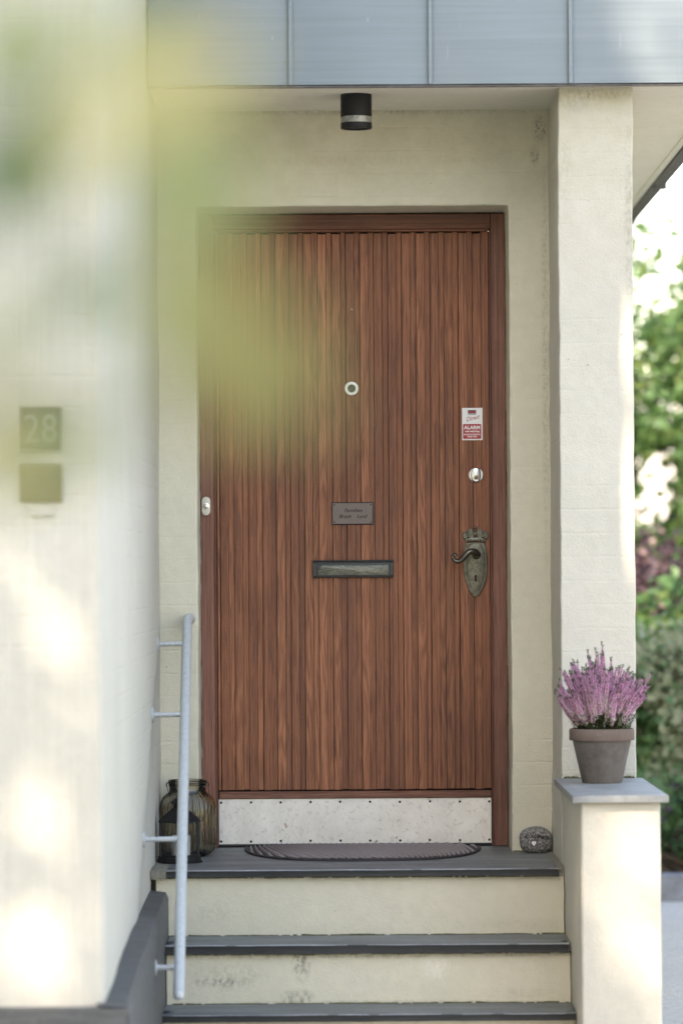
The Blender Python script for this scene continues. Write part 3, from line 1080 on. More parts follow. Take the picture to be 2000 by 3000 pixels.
def stadium(cx, cz, hw, hh, n=10):
    out = []
    for i in range(n + 1):
        a = PI * i / n
        out.append((cx + hw * math.cos(a), cz + (hh - hw) + hw * math.sin(a)))
    for i in range(n + 1):
        a = PI + PI * i / n
        out.append((cx + hw * math.cos(a), cz - (hh - hw) + hw * math.sin(a)))
    return out


build('rosette', prism(bmesh.new(), stadium(lx, lz - 0.0002, 0.0155, 0.0238), YL - 0.009, YL - 0.0112), 'black', lk)
build('escutcheon', prism(bmesh.new(), stadium(lx, lz, 0.0138, 0.0220), YL - 0.0112, YL - 0.015, bevel=0.0015), 'chrome', lk)
build('inner_escutcheon', prism(bmesh.new(), stadium(lx, lz, 0.0098, 0.0180), YL - 0.015, YL - 0.0165, bevel=0.001), 'steel', lk)
build('cylinder', disc_y(bmesh.new(), lx, lz - 0.008, YL - 0.0165, [(0.0068, 0), (0.0065, 0.0015), (0.0055, 0.0018)], 20), plain('brass_cylinder', (0.20, 0.16, 0.10), 0.35, 0.8), lk)
build('keyhole', B(lx - 0.001, lx + 0.001, YL - 0.0188, YL - 0.0182, lz - 0.0125, lz - 0.0065), 'void', lk)

# handle with crowned back plate
hx, hk = 0.4492, 1.4356e-4
HZ = lambda py: 1.0567 - (py - 320) * hk
half = [(0, 1958), (42, 1945), (100, 1885), (150, 1800), (185, 1725), (215, 1650), (240, 1565), (257, 1490), (272, 1380), (280, 1260), (281, 1150),
        (275, 1020), (262, 900), (247, 800), (232, 735), (226, 700)]
pl_pts = [(hx + dx * hk, HZ(py)) for dx, py in half] + [(hx - dx * hk, HZ(py)) for dx, py in reversed(half[1:])]
bp = build('back_plate', prism(bmesh.new(), pl_pts, YL - 0.0045, YL - 0.0125, bevel=0.0042), 'brass', door)
inner = [(0, 1835), (60, 1815), (105, 1765), (150, 1660), (180, 1560), (200, 1460), (215, 1330), (222, 1180), (218, 1030), (205, 910), (180, 820), (140, 755), (80, 715), (0, 700)]
ip = [(hx + dx * hk, HZ(py)) for dx, py in inner] + [(hx - dx * hk, HZ(py)) for dx, py in reversed(inner[1:-1])]
n_ip = len(ip)
bm = bmesh.new()
tube(bm, [(x, YL - 0.0122, z) for x, z in ip] + [(ip[0][0], YL - 0.0122, ip[0][1])], 0.0019, 6, False)
build('raised_border', bm, 'brass', bp)
ins = [(hx + (x - hx) * 0.93, HZ(1260) + (z - HZ(1260)) * 0.955) for x, z in ip]
build('inner_panel', prism(bmesh.new(), ins, YL - 0.0122, YL - 0.0150, bevel=0.0025), 'brass', bp)
bm = bmesh.new()
band = [(-238, 628), (-225, 612), (-120, 588), (0, 578), (120, 588), (225, 612), (238, 628), (236, 676), (222, 694), (110, 676), (0, 668), (-110, 676), (-222, 694), (-236, 676)]
prism(bm, [(hx + a * hk, HZ(b)) for a, b in reversed(band)], YL - 0.0045, YL - 0.0165, bevel=0.0028)
for dx in (-180, -110, -37, 37, 110, 180):
    bmesh.ops.create_uvsphere(bm, u_segments=10, v_segments=6, radius=26 * hk, matrix=Matrix.Translation((hx + dx * hk, YL - 0.0158, HZ(640 - 8 * (1 - abs(dx) / 180)))))
build('crown_band', bm, 'brass', bp)
for (cx, cy, ra, rb) in ((-232, 532, 74, 84), (232, 532, 74, 84), (-102, 492, 100, 110), (102, 492, 100, 110)):
    bm = bmesh.new()
    segs = 22
    pts = [(hx + (cx + ra * math.cos(2 * PI * i / segs)) * hk, HZ(cy - rb * math.sin(2 * PI * i / segs))) for i in range(segs)]
    prism(bm, pts, YL - 0.0045, YL - 0.0130, bevel=0.0035)
    tube(bm, [(hx + (cx + (ra - 20) * math.cos(2 * PI * i / segs)) * hk, YL - 0.0128, HZ(cy - (rb - 20) * math.sin(2 * PI * i / segs))) for i in range(segs + 1)], 0.0026, 6, False)
    build('crown_lobe', bm, 'brass', bp)
bm = bmesh.new()
bmesh.ops.create_uvsphere(bm, u_segments=14, v_segments=8, radius=40 * hk, matrix=Matrix.Translation((hx, YL - 0.009, HZ(357))))
bmesh.ops.create_uvsphere(bm, u_segments=14, v_segments=8, radius=58 * hk, matrix=Matrix.Translation((hx, YL - 0.009, HZ(500))))
build('crown_ball', bm, 'brass', bp)
bm = bmesh.new()
for (dx, py) in ((-190, 758), (190, 758), (0, 1905)):
    disc_y(bm, hx + dx * hk, HZ(py), YL - 0.0122, [(0.0030, 0), (0.0024, 0.0016), (0.001, 0.002)], 12)
build('rivets', bm, 'brass', bp).name = 'rivet'
kh = [(hx + 30 * hk * math.cos(a_), HZ(1475) + 36 * hk * math.sin(a_)) for a_ in [R(-50 + 280 * i / 12) for i in range(13)]] + [(hx - 36 * hk, HZ(1590)), (hx + 34 * hk, HZ(1590))]
build('keyhole', prism(bmesh.new(), kh, YL - 0.0149, YL - 0.0154), 'void', bp, sharp=0)
# lever: an S that leaves the rose and curls at its tip
P = lambda px, py, out_: Vector((hx + (px - 885) * hk, YL - 0.013 - out_, HZ(py)))
ctrl = [(905, 985, 0.0, 88), (903, 975, 0.018, 62), (900, 950, 0.036, 66), (850, 905, 0.046, 62), (770, 905, 0.050, 58), (690, 950, 0.051, 62), (620, 1020, 0.051, 60),
        (555, 1090, 0.050, 54), (490, 1130, 0.050, 46), (425, 1125, 0.050, 40), (370, 1080, 0.050, 36), (352, 1030, 0.050, 34), (375, 990, 0.050, 36), (412, 988, 0.050, 44), (425, 1015, 0.050, 40)]
fine = []
for i in range(len(ctrl) - 1):
    p0, p1, p2, p3 = (ctrl[max(i - 1, 0)], ctrl[i], ctrl[i + 1], ctrl[min(i + 2, len(ctrl) - 1)])
    for k in range(5):
        t_ = k / 5
        fine.append([0.5 * ((2 * b) + (-a + c_) * t_ + (2 * a - 5 * b + 4 * c_ - d) * t_ * t_ + (-a + 3 * b - 3 * c_ + d) * t_ ** 3) for a, b, c_, d in zip(p0, p1, p2, p3)])
fine.append(list(ctrl[-1]))
bm = tube(bmesh.new(), [P(a, b, c_) for a, b, c_, d in fine], [d * hk * 1.18 for *_, d in fine], 14)
for v_ in bm.verts:                                  # flatten front to back
    pass
hd = build('door_handle', bm, 'handle', door, sharp=60)
build('rose', disc_y(bmesh.new(), hx + 20 * hk, HZ(985), YL - 0.0148, [(0.0145, 0), (0.0145, 0.003), (0.0125, 0.006)], 26), 'handle', hd)

# door bell on the left jamb
bx, bz = -0.4375, 1.1275
bell = thing('doorbell', 'small cream oval doorbell with a round silver push button on the left jamb', 'doorbell', (bx, YF, bz))
build('bell_plate', prism(bmesh.new(), stadium(bx, bz, 0.0142, 0.0310), YF - 0.0005, YF - 0.010, bevel=0.003), 'cream_plastic', bell)
bb = build('push_button', disc_y(bmesh.new(), bx, bz - 0.001, YF - 0.010, [(0.0108, 0), (0.0105, 0.002), (0.0088, 0.0025), (0.0085, 0.0015), (0.0078, 0.0015), (0.0072, 0.004), (0.004, 0.0062), (0.001, 0.0068)], 24), 'chrome', bell)

# ------------------------------------------------------------------ things by the door
# doormat
mat_c, mat_hw, mat_y0, mat_y1 = 0.0705, 0.388, 0.205, -0.40
bm = bmesh.new()
NX, NY = 420, 70
grid = []
for i in range(NX + 1):
    u = -1 + 2 * i / NX
    x = mat_c + u * mat_hw
    ye = 0.205 - 0.595 * (1 - abs(u) ** 3.2) ** (1 / 2.2) if abs(u) < 1 else 0.205
    ye = min(ye, mat_y0 - 0.30 * (1 - abs(u) ** 10) - 0.0)
    rowv = []
    for j in range(NY + 1):
        y = mat_y0 + (ye - mat_y0) * j / NY
        vv_ = (mat_y0 - y) / 0.60
        lean = 0.16 * (1 - abs(u) ** 2) * (1 if vv_ < 0.45 else -1) * (abs(vv_ - 0.45) * 2.2)
        ph_ = ((x - mat_c) + lean * 0.62 + 0.004 * math.sin(x * 25)) * 2 * PI / 0.0215
        ridge = max(0.0, math.sin(ph_)) ** 0.7
        edge = min(1.0, 6 * min(1 - abs(u), 1 - j / NY + 0.02, ))
        rowv.append(bm.verts.new((x, y, 0.005 + (0.0100 * ridge + 0.0018) * edge)))
    grid.append(rowv)
for i in range(NX):
    for j in range(NY):
        bm.faces.new((grid[i][j], grid[i][j + 1], grid[i + 1][j + 1], grid[i + 1][j]))
for i in range(NX):
    a, b = grid[i][NY], grid[i + 1][NY]
    bm.faces.new((a, b, bm.verts.new((b.co.x, b.co.y, 0.0012)), bm.verts.new((a.co.x, a.co.y, 0.0012))))
for i in (0, NX):
    for j in range(NY):
        a, b = grid[i][j], grid[i][j + 1]
        bm.faces.new((a, b, bm.verts.new((b.co.x, b.co.y, 0.0012)), bm.verts.new((a.co.x, a.co.y, 0.0012))))
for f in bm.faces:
    if len(f.verts) == 4 and f.calc_center_median().z < 0.0080:  # low faces take dark rubber, painting in the shadows between the ribs
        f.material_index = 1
bmesh.ops.recalc_face_normals(bm, faces=bm.faces)
o = build('doormat', bm, ['mat', 'rubber_shade'], loc=(mat_c, 0, 0), sharp=0)
tag(o, 'dark half round ribbed doormat lying in front of the door', 'doormat')

# welcome stone
sx_, sy_, sz_ = 0.6275, -0.066, 0.0
stone = thing('welcome_stone', 'rounded grey speckled stone with carved welcome and a white heart', 'stone', (sx_, sy_, sz_))
RX, RY, RZ = 0.0535, 0.040, 0.0445


def sup(nx_, ny_, nz_):
    v_ = Vector((nx_, ny_, nz_)).normalized()
    k = (abs(v_.x) ** 2.6 + abs(v_.y) ** 2.6 + abs(v_.z) ** 2.6) ** (-1 / 2.6)
    p = Vector((v_.x * k * RX, v_.y * k * RY, v_.z * k * RZ))
    if p.z > 0 and p.x > 0:
        p.z -= 0.10 * p.x
    p *= 1 + 0.05 * noise.noise(v_ * 1.6 + Vector((4, 1, 2)))
    p.z = max(p.z, -RZ * 0.90)
    return p


bm = bmesh.new()
bmesh.ops.create_icosphere(bm, subdivisions=4, radius=1)
for v_ in bm.verts:
    p = sup(*v_.co)
    v_.co = Vector((sx_, sy_, sz_ + 0.0402)) + p + 0.0008 * noise.noise_vector(p * 120)
sb = build('stone_body', bm, 'granite', stone)


def wrap(bm_, lift):
    """lay a flat shape (x, z about the stone's centre) on the stone's face"""
    for v_ in bm_.verts:
        x, z = v_.co.x, v_.co.y
        lo, hi = 0.0, 1.0
        y = -RY
        for it in range(18):
            p = sup(x / RX, -max(0.05, math.sqrt(max(0.0, 1 - (x / RX) ** 2 - (z / RZ) ** 2))), z / RZ)
        # march along y for the surface at this x, z
        best = -RY
        for it in range(40):
            yy = -RY * 1.1 + it * RY * 0.027
            q = Vector((x, yy, z))
            s_ = sup(q.x / RX ** 2 * RX, q.y / RY, q.z / RZ) if q.length > 0 else q
            if (abs(x / RX) ** 2.6 + abs(yy / RY) ** 2.6 + abs(z / RZ) ** 2.6) <= 1.0:
                best = yy
                break
        v_.co = Vector((sx_ + x, sy_ + best - lift, sz_ + 0.0402 + z))


bm = text_bm('VELKOMMEN', 0.017, spacing=1.0, bold=0.0003)
wd = max(v_.co.x for v_ in bm.verts) - min(v_.co.x for v_ in bm.verts)
for v_ in bm.verts:
    v_.co.x *= 0.082 / wd
    v_.co.y += 0.014 - 0.09 * v_.co.x + 2.2 * (v_.co.x) ** 2 * -1
bmesh.ops.subdivide_edges(bm, edges=bm.edges, cuts=1)
wrap(bm, 0.0012)
build('carved_lettering', bm, 'ink', stone, sharp=0)
bm = bmesh.new()
hp = []
for i in range(28):
    a = 2 * PI * i / 28
    hp.append((0.0072 * math.sin(a) ** 3, 0.0072 / 16 * (14 * math.cos(a) - 5 * math.cos(2 * a) - 2 * math.cos(3 * a) - math.cos(4 * a)) * 1.25))
bm.faces.new([bm.verts.new((a - 0.0095, b - 0.0070, 0)) for a, b in hp])
bmesh.ops.triangulate(bm, faces=bm.faces)
wrap(bm, 0.0012)
build('heart', bm, 'white', stone, sharp=0)

# big glass jar
jx, jy = -0.4905, -0.118
jar = thing('glass_jar', 'large ribbed smoked glass jar with a wire handle in the corner left of the door', 'jar', (jx, jy, 0))
prof = [(0.050, 0.004), (0.070, 0.006), (0.082, 0.018), (0.0885, 0.040), (0.0885, 0.150), (0.086, 0.170), (0.079, 0.188), (0.068, 0.200), (0.0590, 0.206),
        (0.0585, 0.215), (0.0590, 0.232), (0.0625, 0.236), (0.0630, 0.242), (0.0600, 0.2445), (0.0565, 0.243), (0.0550, 0.232), (0.055, 0.212),
        (0.064, 0.198), (0.076, 0.182), (0.0835, 0.160), (0.0845, 0.05), (0.076, 0.018), (0.05, 0.012)]
fl = lambda a, z, r: (0.0022 * math.cos(34 * a) if 0.012 < z < 0.196 and r > 0.06 else 0)
bm = lathe(bmesh.new(), prof, jx, jy, 0.0, 136, fl)
build('glass_body', bm, 'smoked', jar, sharp=60)
bm = lathe(bmesh.new(), [(0.055, 0.0005), (0.058, 0.004), (0.05, 0.0045)], jx, jy, 0.0, 32)
build('foot', bm, 'black', jar)
bm = bmesh.new()
for zz, rr in ((0.2345, 0.0655), (0.228, 0.0615)):
    tube(bm, [(jx + rr * math.cos(2 * PI * i / 40), jy + rr * math.sin(2 * PI * i / 40), zz) for i in range(41)], 0.0011, 5, False)
for sx in (-1, 1):
    tube(bm, [(jx + sx * 0.065, jy, 0.236), (jx + sx * 0.068, jy, 0.231), (jx + sx * 0.066, jy, 0.222)], 0.0018, 6)
build('neck_wire', bm, 'black', jar)
bm = bmesh.new()
pts = []
for i in range(25):
    a = PI * i / 24
    pts.append((jx + 0.066 * math.cos(a) + 0.026 * math.sin(a), jy - 0.085 * math.sin(a) - 0.012, 0.228 - 0.118 * math.sin(a)))
tube(bm, pts, 0.0010, 5)
build('wire_handle', bm, 'black', jar)

# small black lantern
qx, qy = -0.5055, -0.39
lan = thing('lantern', 'small black metal lantern with a pitched roof standing before the glass jar', 'lantern', (qx, qy, 0))


def hexr(r, z, n=6, rot=R(0)):
    return [Vector((qx + r * math.cos(rot + 2 * PI * (i + 0.5) / n), qy + r * math.sin(rot + 2 * PI * (i + 0.5) / n), z)) for i in range(n)]


bm = lathe(bmesh.new(), [(0.0715, 0.001), (0.0715, 0.006), (0.068, 0.010), (0.067, 0.020), (0.063, 0.023)], qx, qy, 0, 40)
build('base', bm, 'black', lan)
h_lo, h_hi = hexr(0.0665, 0.020), hexr(0.0665, 0.130)
for a, b in zip(h_lo, h_hi):
    bm = tube(bmesh.new(), [a, b], 0.0042, 4)
    build('post', bm, 'black', lan)
for i in range(6):
    j = (i + 1) % 6
    bm = bmesh.new()
    bm.faces.new([bm.verts.new(p) for p in (h_lo[i], h_lo[j], h_hi[j], h_hi[i])])
    build('pane', bm, 'clear', lan, sharp=0)
bm = bmesh.new()
r1, r2, r3 = hexr(0.0735, 0.127), hexr(0.0735, 0.1315), hexr(0.020, 0.1725)
rings = [[bm.verts.new(p) for p in rg] for rg in (r1, r2, r3)]
for a, b in zip(rings, rings[1:]):
    for i in range(6):
        j = (i + 1) % 6
        bm.faces.new((a[i], a[j], b[j], b[i]))
bm.faces.new(rings[0])
bm.faces.new(rings[-1])
for a, b in zip(r2, r3):
    tube(bm, [a, b], 0.0014, 5)
bmesh.ops.recalc_face_normals(bm, faces=bm.faces)
build('roof', bm, 'black', lan, sharp=20)
bm = lathe(bmesh.new(), [(0.0185, 0.170), (0.0185, 0.184), (0.029, 0.186), (0.029, 0.1885), (0.016, 0.200), (0.006, 0.206), (0.0055, 0.214), (0.002, 0.218)], qx, qy, 0, 24)
build('chimney', bm, 'black', lan)
bm = bmesh.new()
tube(bm, [(qx + 0.0155 * math.cos(2 * PI * i / 20), qy, 0.222 + 0.0155 * math.sin(2 * PI * i / 20)) for i in range(21)], 0.0012, 6, False)
build('ring', bm, 'black', lan)
bm = lathe(bmesh.new(), [(0.030, 0.0235), (0.0305, 0.080), (0.028, 0.0855), (0.024, 0.083), (0.006, 0.081)], qx + 0.004, qy, 0, 32)
o = build('candle', bm, 'candle', loc=(qx + 0.004, qy, 0.0235), sharp=40)
tag(o, 'thick white unlit candle inside the black lantern', 'candle')

# handrail
hr = thing('handrail', 'pale grey tubular handrail sloping down the left wall beside the steps', 'handrail', (-0.47, -0.9, 0.2))
Yt, Zt, Yb, Zb = -0.06, 0.752, -1.780, -0.263
XR = lambda y: -0.491 + 0.039 * (-(y) - 0.06) / 1.72
line = [(-0.4815, 0.002, 0.757), (-0.4825, -0.020, 0.762), (-0.4865, -0.040, 0.760)]
for i in range(13):
    y = Yt + (Yb - Yt) * i / 12
    line.append((XR(y), y, Zt + (Zb - Zt) * i / 12))
bm = tube(bmesh.new(), line, 0.0158, 20)
e = Vector(line[-1])
d_ = (e - Vector(line[-2])).normalized()
bmesh.ops.create_uvsphere(bm, u_segments=20, v_segments=10, radius=0.0158, matrix=Matrix.Translation(e))
build('rail', bm, 'rail_paint', hr, sharp=60)
for (y, xw) in ((-0.18, -0.581), (-0.54, -0.581), (-1.125, -0.580), (-1.67, -0.523)):
    z = Zt + (Zb - Zt) * (y - Yt) / (Yb - Yt)
    xr = XR(y)
    bm = tube(bmesh.new(), [(xw + 0.002, y, z), (xw + 0.03, y, z), (xr - 0.004, y - 0.002, z + 0.001)], [0.0085, 0.0075, 0.0085], 12)
    br_ = build('bracket', bm, 'bracket', hr)
    bm = tube(bmesh.new(), [(xw - 0.003, y, z), (xw + 0.003, y, z), (xw + 0.007, y, z)], [0.024, 0.024, 0.011], 20)
    build('flange', bm, 'bracket', br_)

# ceiling lamp
cx_, cy_ = 0.0612, -0.42
cl = thing('ceiling_lamp', 'black cylindrical ceiling lamp with a clear glass ring under the canopy', 'lamp', (cx_, cy_, Z_SOF))
build('lamp_housing', lathe(bmesh.new(), [(0.0487, 2.4005), (0.0487, 2.3310), (0.046, 2.3300)], cx_, cy_, 0, 40), 'black', cl)
build('glass_ring', lathe(bmesh.new(), [(0.0482, 2.3300), (0.0482, 2.3110)], cx_, cy_, 0, 40), 'lamp_glass', cl)
bm = lathe(bmesh.new(), [(0.0487, 2.3110), (0.0487, 2.2950), (0.0475, 2.2930), (0.040, 2.2935), (0.038, 2.298)], cx_, cy_, 0, 40)
build('lamp_cap', bm, 'black', cl)

# ------------------------------------------------------------------ flower pot and heather
px_, py_ = 0.7885, -0.83
zc = 0.2662
pot = thing('flower_pot', 'grey terracotta flower pot standing on the pedestal cap stone', 'pot', (px_, py_, zc))
prof = [(0.0585, 0.0), (0.0605, 0.003), (0.0880, 0.126), (0.0885, 0.128), (0.0968, 0.129), (0.0985, 0.132), (0.0985, 0.158), (0.0970, 0.1625), (0.0935, 0.1645), (0.0900, 0.163), (0.0865, 0.150), (0.086, 0.145)]
build('pot_body', lathe(bmesh.new(), [(r, z) for r, z in prof], px_, py_, zc, 56), 'terracotta', pot)
build('label_patch', prism(bmesh.new(), [(px_ + 0.0895 * math.sin(a_), zc + z_) for a_, z_ in ((R(32), 0.143), (R(52), 0.143), (R(52), 0.152), (R(32), 0.152))], py_ - 0.062, py_ - 0.0625), 'terracotta', pot).name = 'price_tag_scrap'
bpy.data.objects.remove(bpy.data.objects['price_tag_scrap'])
build('soil', lathe(bmesh.new(), [(0.086, 0.148), (0.05, 0.152), (0.01, 0.154)], px_, py_, zc, 32), 'soil', pot)

plant = thing('heather_plant', 'bushy pink heather with green tips planted in the grey pot', 'plant', (px_, py_, zc + 0.15))


def spike_mesh(h, nf, seed, pale_frac):
    """one flowering stem of height h; florets get pink or pale, the tip green"""
    rnd = random.Random(seed)
    bm_ = bmesh.new()
    pts_ = [Vector((0.006 * math.sin(i * 1.1 + seed) * i / 6, 0.004 * math.cos(i + seed) * i / 6, h * i / 6)) for i in range(7)]
    tube(bm_, pts_, [0.0011] * 6 + [0.0005], 4)
    for f in bm_.faces:
        f.material_index = 3
    for k in range(nf):
        t_ = 0.14 + 0.86 * k / nf
        p = pts_[min(6, int(t_ * 6))].lerp(pts_[min(6, int(t_ * 6) + 1)], t_ * 6 % 1)
        a = k * 2.4 + rnd.random()
        tip = t_ > 0.93
        w = 0.0064 * (1.0 - 0.52 * t_) * rnd.uniform(0.7, 1.25)
        L = w * 1.5
        d = Vector((math.cos(a), math.sin(a), rnd.uniform(0.1, 0.9))).normalized()
        s_ = d.cross(Vector((0, 0, 1))).normalized() * w * 0.5
        u_ = d.cross(s_).normalized() * w * 0.5
        b0 = p + d * 0.0006
        mid = b0 + d * L * 0.5
        q = [bm_.verts.new(c_) for c_ in (b0, mid + s_, mid + u_, mid - s_, mid - u_, b0 + d * L)]
        mi = 2 if tip else (1 if rnd.random() < max(0.0, pale_frac * (1.55 - 1.9 * t_)) else 0)
        for (i1, i2) in ((1, 2), (2, 3), (3, 4), (4, 1)):
            for tri in ((q[0], q[i1], q[i2]), (q[5], q[i2], q[i1])):
                f = bm_.faces.new(tri)
                f.material_index = mi
    return bm_


protos = []
for s_ in range(9):
    o = build('flower_spike', spike_mesh(0.165 + 0.012 * (s_ % 4), 105, s_ + 1, [0.35, 0.65, 0.95][s_ % 3]), ['spike_pink', 'spike_pale', 'spike_tip', 'heather_leaf'], sharp=0)
    protos.append(o)
rnd = random.Random(5)
used = set()
for k in range(260):
    a = rnd.uniform(0, 2 * PI)
    rr = math.sqrt(rnd.random())
    x0, y0 = 0.066 * rr * math.cos(a), 0.066 * rr * math.sin(a)
    sx, sy = 0.158 * rr * math.cos(a), 0.14 * rr * math.sin(a)
    hh = 1.0 - 0.36 * rr ** 1.6 + rnd.uniform(-0.17, 0.12)
    if -0.2 < math.cos(a) * rr < 0.12:
        hh += 0.07
    pi_ = rnd.randrange(9)
    o = protos[pi_] if pi_ not in used else None
    if o is None:
        o = protos[pi_].copy()
        COL.objects.link(o)
    used.add(pi_)
    o.parent = plant
    o.location = (x0, y0, rnd.uniform(-0.002, 0.045) + 0.012)
    dirv = Vector((sx - x0 * 0.4, sy - y0 * 0.4, 0.17)).normalized()
    o.rotation_euler = (Vector((0, 0, 1)).rotation_difference(dirv).to_matrix() @ Matrix.Rotation(rnd.uniform(0, 6.28), 3, 'Z')).to_euler()
    o.scale = (1, 1, hh)
bm = bmesh.new()
for k in range(2600):
    a = rnd.uniform(0, 2 * PI)
    rr = math.sqrt(rnd.random())
    z = rnd.uniform(0, 0.065) * (1.2 - rr * 0.45)
    p = Vector((px_ + (0.082 + z * 0.5) * rr * math.cos(a), py_ + (0.082 + z * 0.5) * rr * math.sin(a), zc + 0.154 + z))
    d = Vector((rnd.gauss(0, 1), rnd.gauss(0, 1), rnd.uniform(0, 1.5))).normalized() * 0.011
    s_ = d.cross(Vector((0.3, 0.2, 0.9))).normalized() * 0.0018
    bm.faces.new([bm.verts.new(c_) for c_ in (p - s_, p + s_, p + d)])
hf = build('foliage', bm, 'heather_leaf', plant, sharp=0)
hf['kind'] = 'stuff'

# ------------------------------------------------------------------ plates on the wing wall
yW = -3.0 - 0.006


def at(px, py, y):             # photo position to a point on the plane y (roll taken out)
    s_ = 11222.0 / (y + 12.4)
    dx, dy = px - 994, py - 1680
    return (dx - 0.0061 * dy) / s_, 0.903 - (dy + 0.0061 * dx) / s_


x0, z0 = at(62, 1190, yW)
x1, z1 = at(180, 1321, yW)
hn = thing('house_number', 'dark square house number plate reading 28 on the left wall', 'sign', ((x0 + x1) / 2, yW, z1))
build('number_plate', B(x0, x1, yW - 0.004, yW + 0.004, z1, z0, bevel=0.001), 'sign', hn)
for ch, fx in (('2', 0.28), ('8', 0.71)):
    text_on('digit', ch, 0.098, x0 + (x1 - x0) * fx, (z0 + z1) / 2, yW - 0.004, 0.002, 'digits', hn, width=0.036)
x0, z0 = at(60, 1364, yW)
x1, z1 = at(184, 1472, yW)
o = build('wall_plate', B(x0, x1, yW - 0.004, yW + 0.004, z1, z0, bevel=0.001), 'sign2', loc=((x0 + x1) / 2, yW, z1))
tag(o, 'olive brown blank metal plate below the house number 28', 'plate')
x0, z0 = at(85, 1492, yW)
x1, z1 = at(158, 1512, yW)
o = build('name_strip', B(x0, x1, yW - 0.002, yW + 0.004, z1, z0, bevel=0.001), 'plaster_block', loc=((x0 + x1) / 2, yW, z1))
tag(o, 'small narrow pale strip below the two square wall plates', 'plate')


# ------------------------------------------------------------------ vegetation
def leaves_bm(n, pick, size, seed, flat=0.0, bend=0.25):
    rnd_ = random.Random(seed)
    vs, fs = [], []
    for k in range(n):
        p = pick(rnd_)
        if p is None:
            continue
        s_ = size * rnd_.uniform(0.6, 1.3)
        d = Vector((rnd_.gauss(0, 1), rnd_.gauss(0, 1), rnd_.gauss(-0.2, 0.7))).normalized()
        q = Vector((rnd_.gauss(0, 1), rnd_.gauss(0, 1), rnd_.gauss(0, 1)))
        w = d.cross(q).normalized()
        nn = d.cross(w)
        i = len(vs)
        vs += [p, p + d * s_ * 0.5 + w * s_ * 0.33 + nn * s_ * bend * 0.4, p + d * s_, p + d * s_ * 0.5 - w * s_ * 0.33 + nn * s_ * bend * 0.4]
        fs += [(i, i + 1, i + 2), (i, i + 2, i + 3)]
    return vs, fs


def leaf_obj(name, vs, fs, mat, parent):
    me = bpy.data.meshes.new(name)
    base = wloc(parent) if parent else Vector((0, 0, 0))
    me.from_pydata([v_ - base for v_ in vs], [], fs)
    me.materials.append(M[mat])
    me.update()
    o = bpy.data.objects.new(name, me)
    COL.objects.link(o)
    o.parent = parent
    return o


def blob_pick(clumps):
    def f(r_):
        c_, rad = r_.choice(clumps)
        v_ = Vector((r_.gauss(0, 1), r_.gauss(0, 1), r_.gauss(0, 1))).normalized() * rad * (0.55 + 0.45 * r_.random())
        return Vector(c_) + v_
    return f


def shrub(name, label, cat, base, w, d, h, n, leaf, mat, seed, group=None, stems=7, nclump=26, low=0.05, second=None, hole=None):
    rnd_ = random.Random(seed)
    t = thing(name, label, cat, base, group)
    bx_, by_, bz_ = base
    cl_ = []
    for k in range(nclump):
        f = rnd_.random()
        zz = low + (h - low) * f
        sh = math.sqrt(max(0.05, 1 - (2 * f - 0.9) ** 2))
        cl_.append(((bx_ + rnd_.uniform(-1, 1) * w / 2 * sh, by_ + rnd_.uniform(-1, 1) * d / 2 * sh, bz_ + zz), rnd_.uniform(0.10, 0.22) * (w + h) / 2))
    bm_ = bmesh.new()
    for k in range(stems):
        c_, r_ = cl_[k * 3 % nclump]
        b0 = Vector((bx_ + rnd_.uniform(-0.1, 0.1) * w, by_ + rnd_.uniform(-0.1, 0.1) * d, bz_))
        m_ = b0.lerp(Vector(c_), 0.5) + Vector((rnd_.uniform(-0.08, 0.08), 0, 0.05))
        tube(bm_, [b0, m_, Vector(c_)], [0.02, 0.013, 0.005], 6)
    build('stem', bm_, 'bark', t)
    pick = blob_pick(cl_)
    if hole:
        pick0 = pick

        def pick(r_):
            p = pick0(r_)
            return None if hole(p) else p
    vs, fs = leaves_bm(n, pick, leaf, seed)
    leaf_obj('foliage', vs, fs, mat, t)
    if second:
        vs, fs = leaves_bm(n // 4, pick, leaf, seed + 50)
        leaf_obj('foliage', vs, fs, second, t)
    return t


def tree(name, label, base, h_trunk, clumps, n, leaf, mat, seed, rt=0.12, second=None, frac=4):
    rnd_ = random.Random(seed)
    t = thing(name, label, 'tree', base)
    b = Vector(base)
    top = b + Vector((0.1, 0.05, h_trunk))
    bm_ = tube(bmesh.new(), [b, b + Vector((0.05, 0, h_trunk * 0.5)), top], [rt, rt * 0.85, rt * 0.65], 10)
    build('trunk', bm_, 'bark', t)
    bm_ = bmesh.new()
    for c_, r_ in clumps[::2]:
        m_ = top.lerp(Vector(c_), 0.5) + Vector((rnd_.uniform(-0.2, 0.2), rnd_.uniform(-0.2, 0.2), -0.15))
        tube(bm_, [top, m_, Vector(c_)], [rt * 0.4, rt * 0.2, rt * 0.06], 6)
    build('branches', bm_, 'bark', t).name = 'limb'
    vs, fs = leaves_bm(n, blob_pick(clumps), leaf, seed)
    leaf_obj('crown', vs, fs, mat, t)
    if second:
        vs, fs = leaves_bm(n // frac, blob_pick(clumps), leaf, seed + 9)
        leaf_obj('crown', vs, fs, second, t)
    return t


G = Z_GROUND
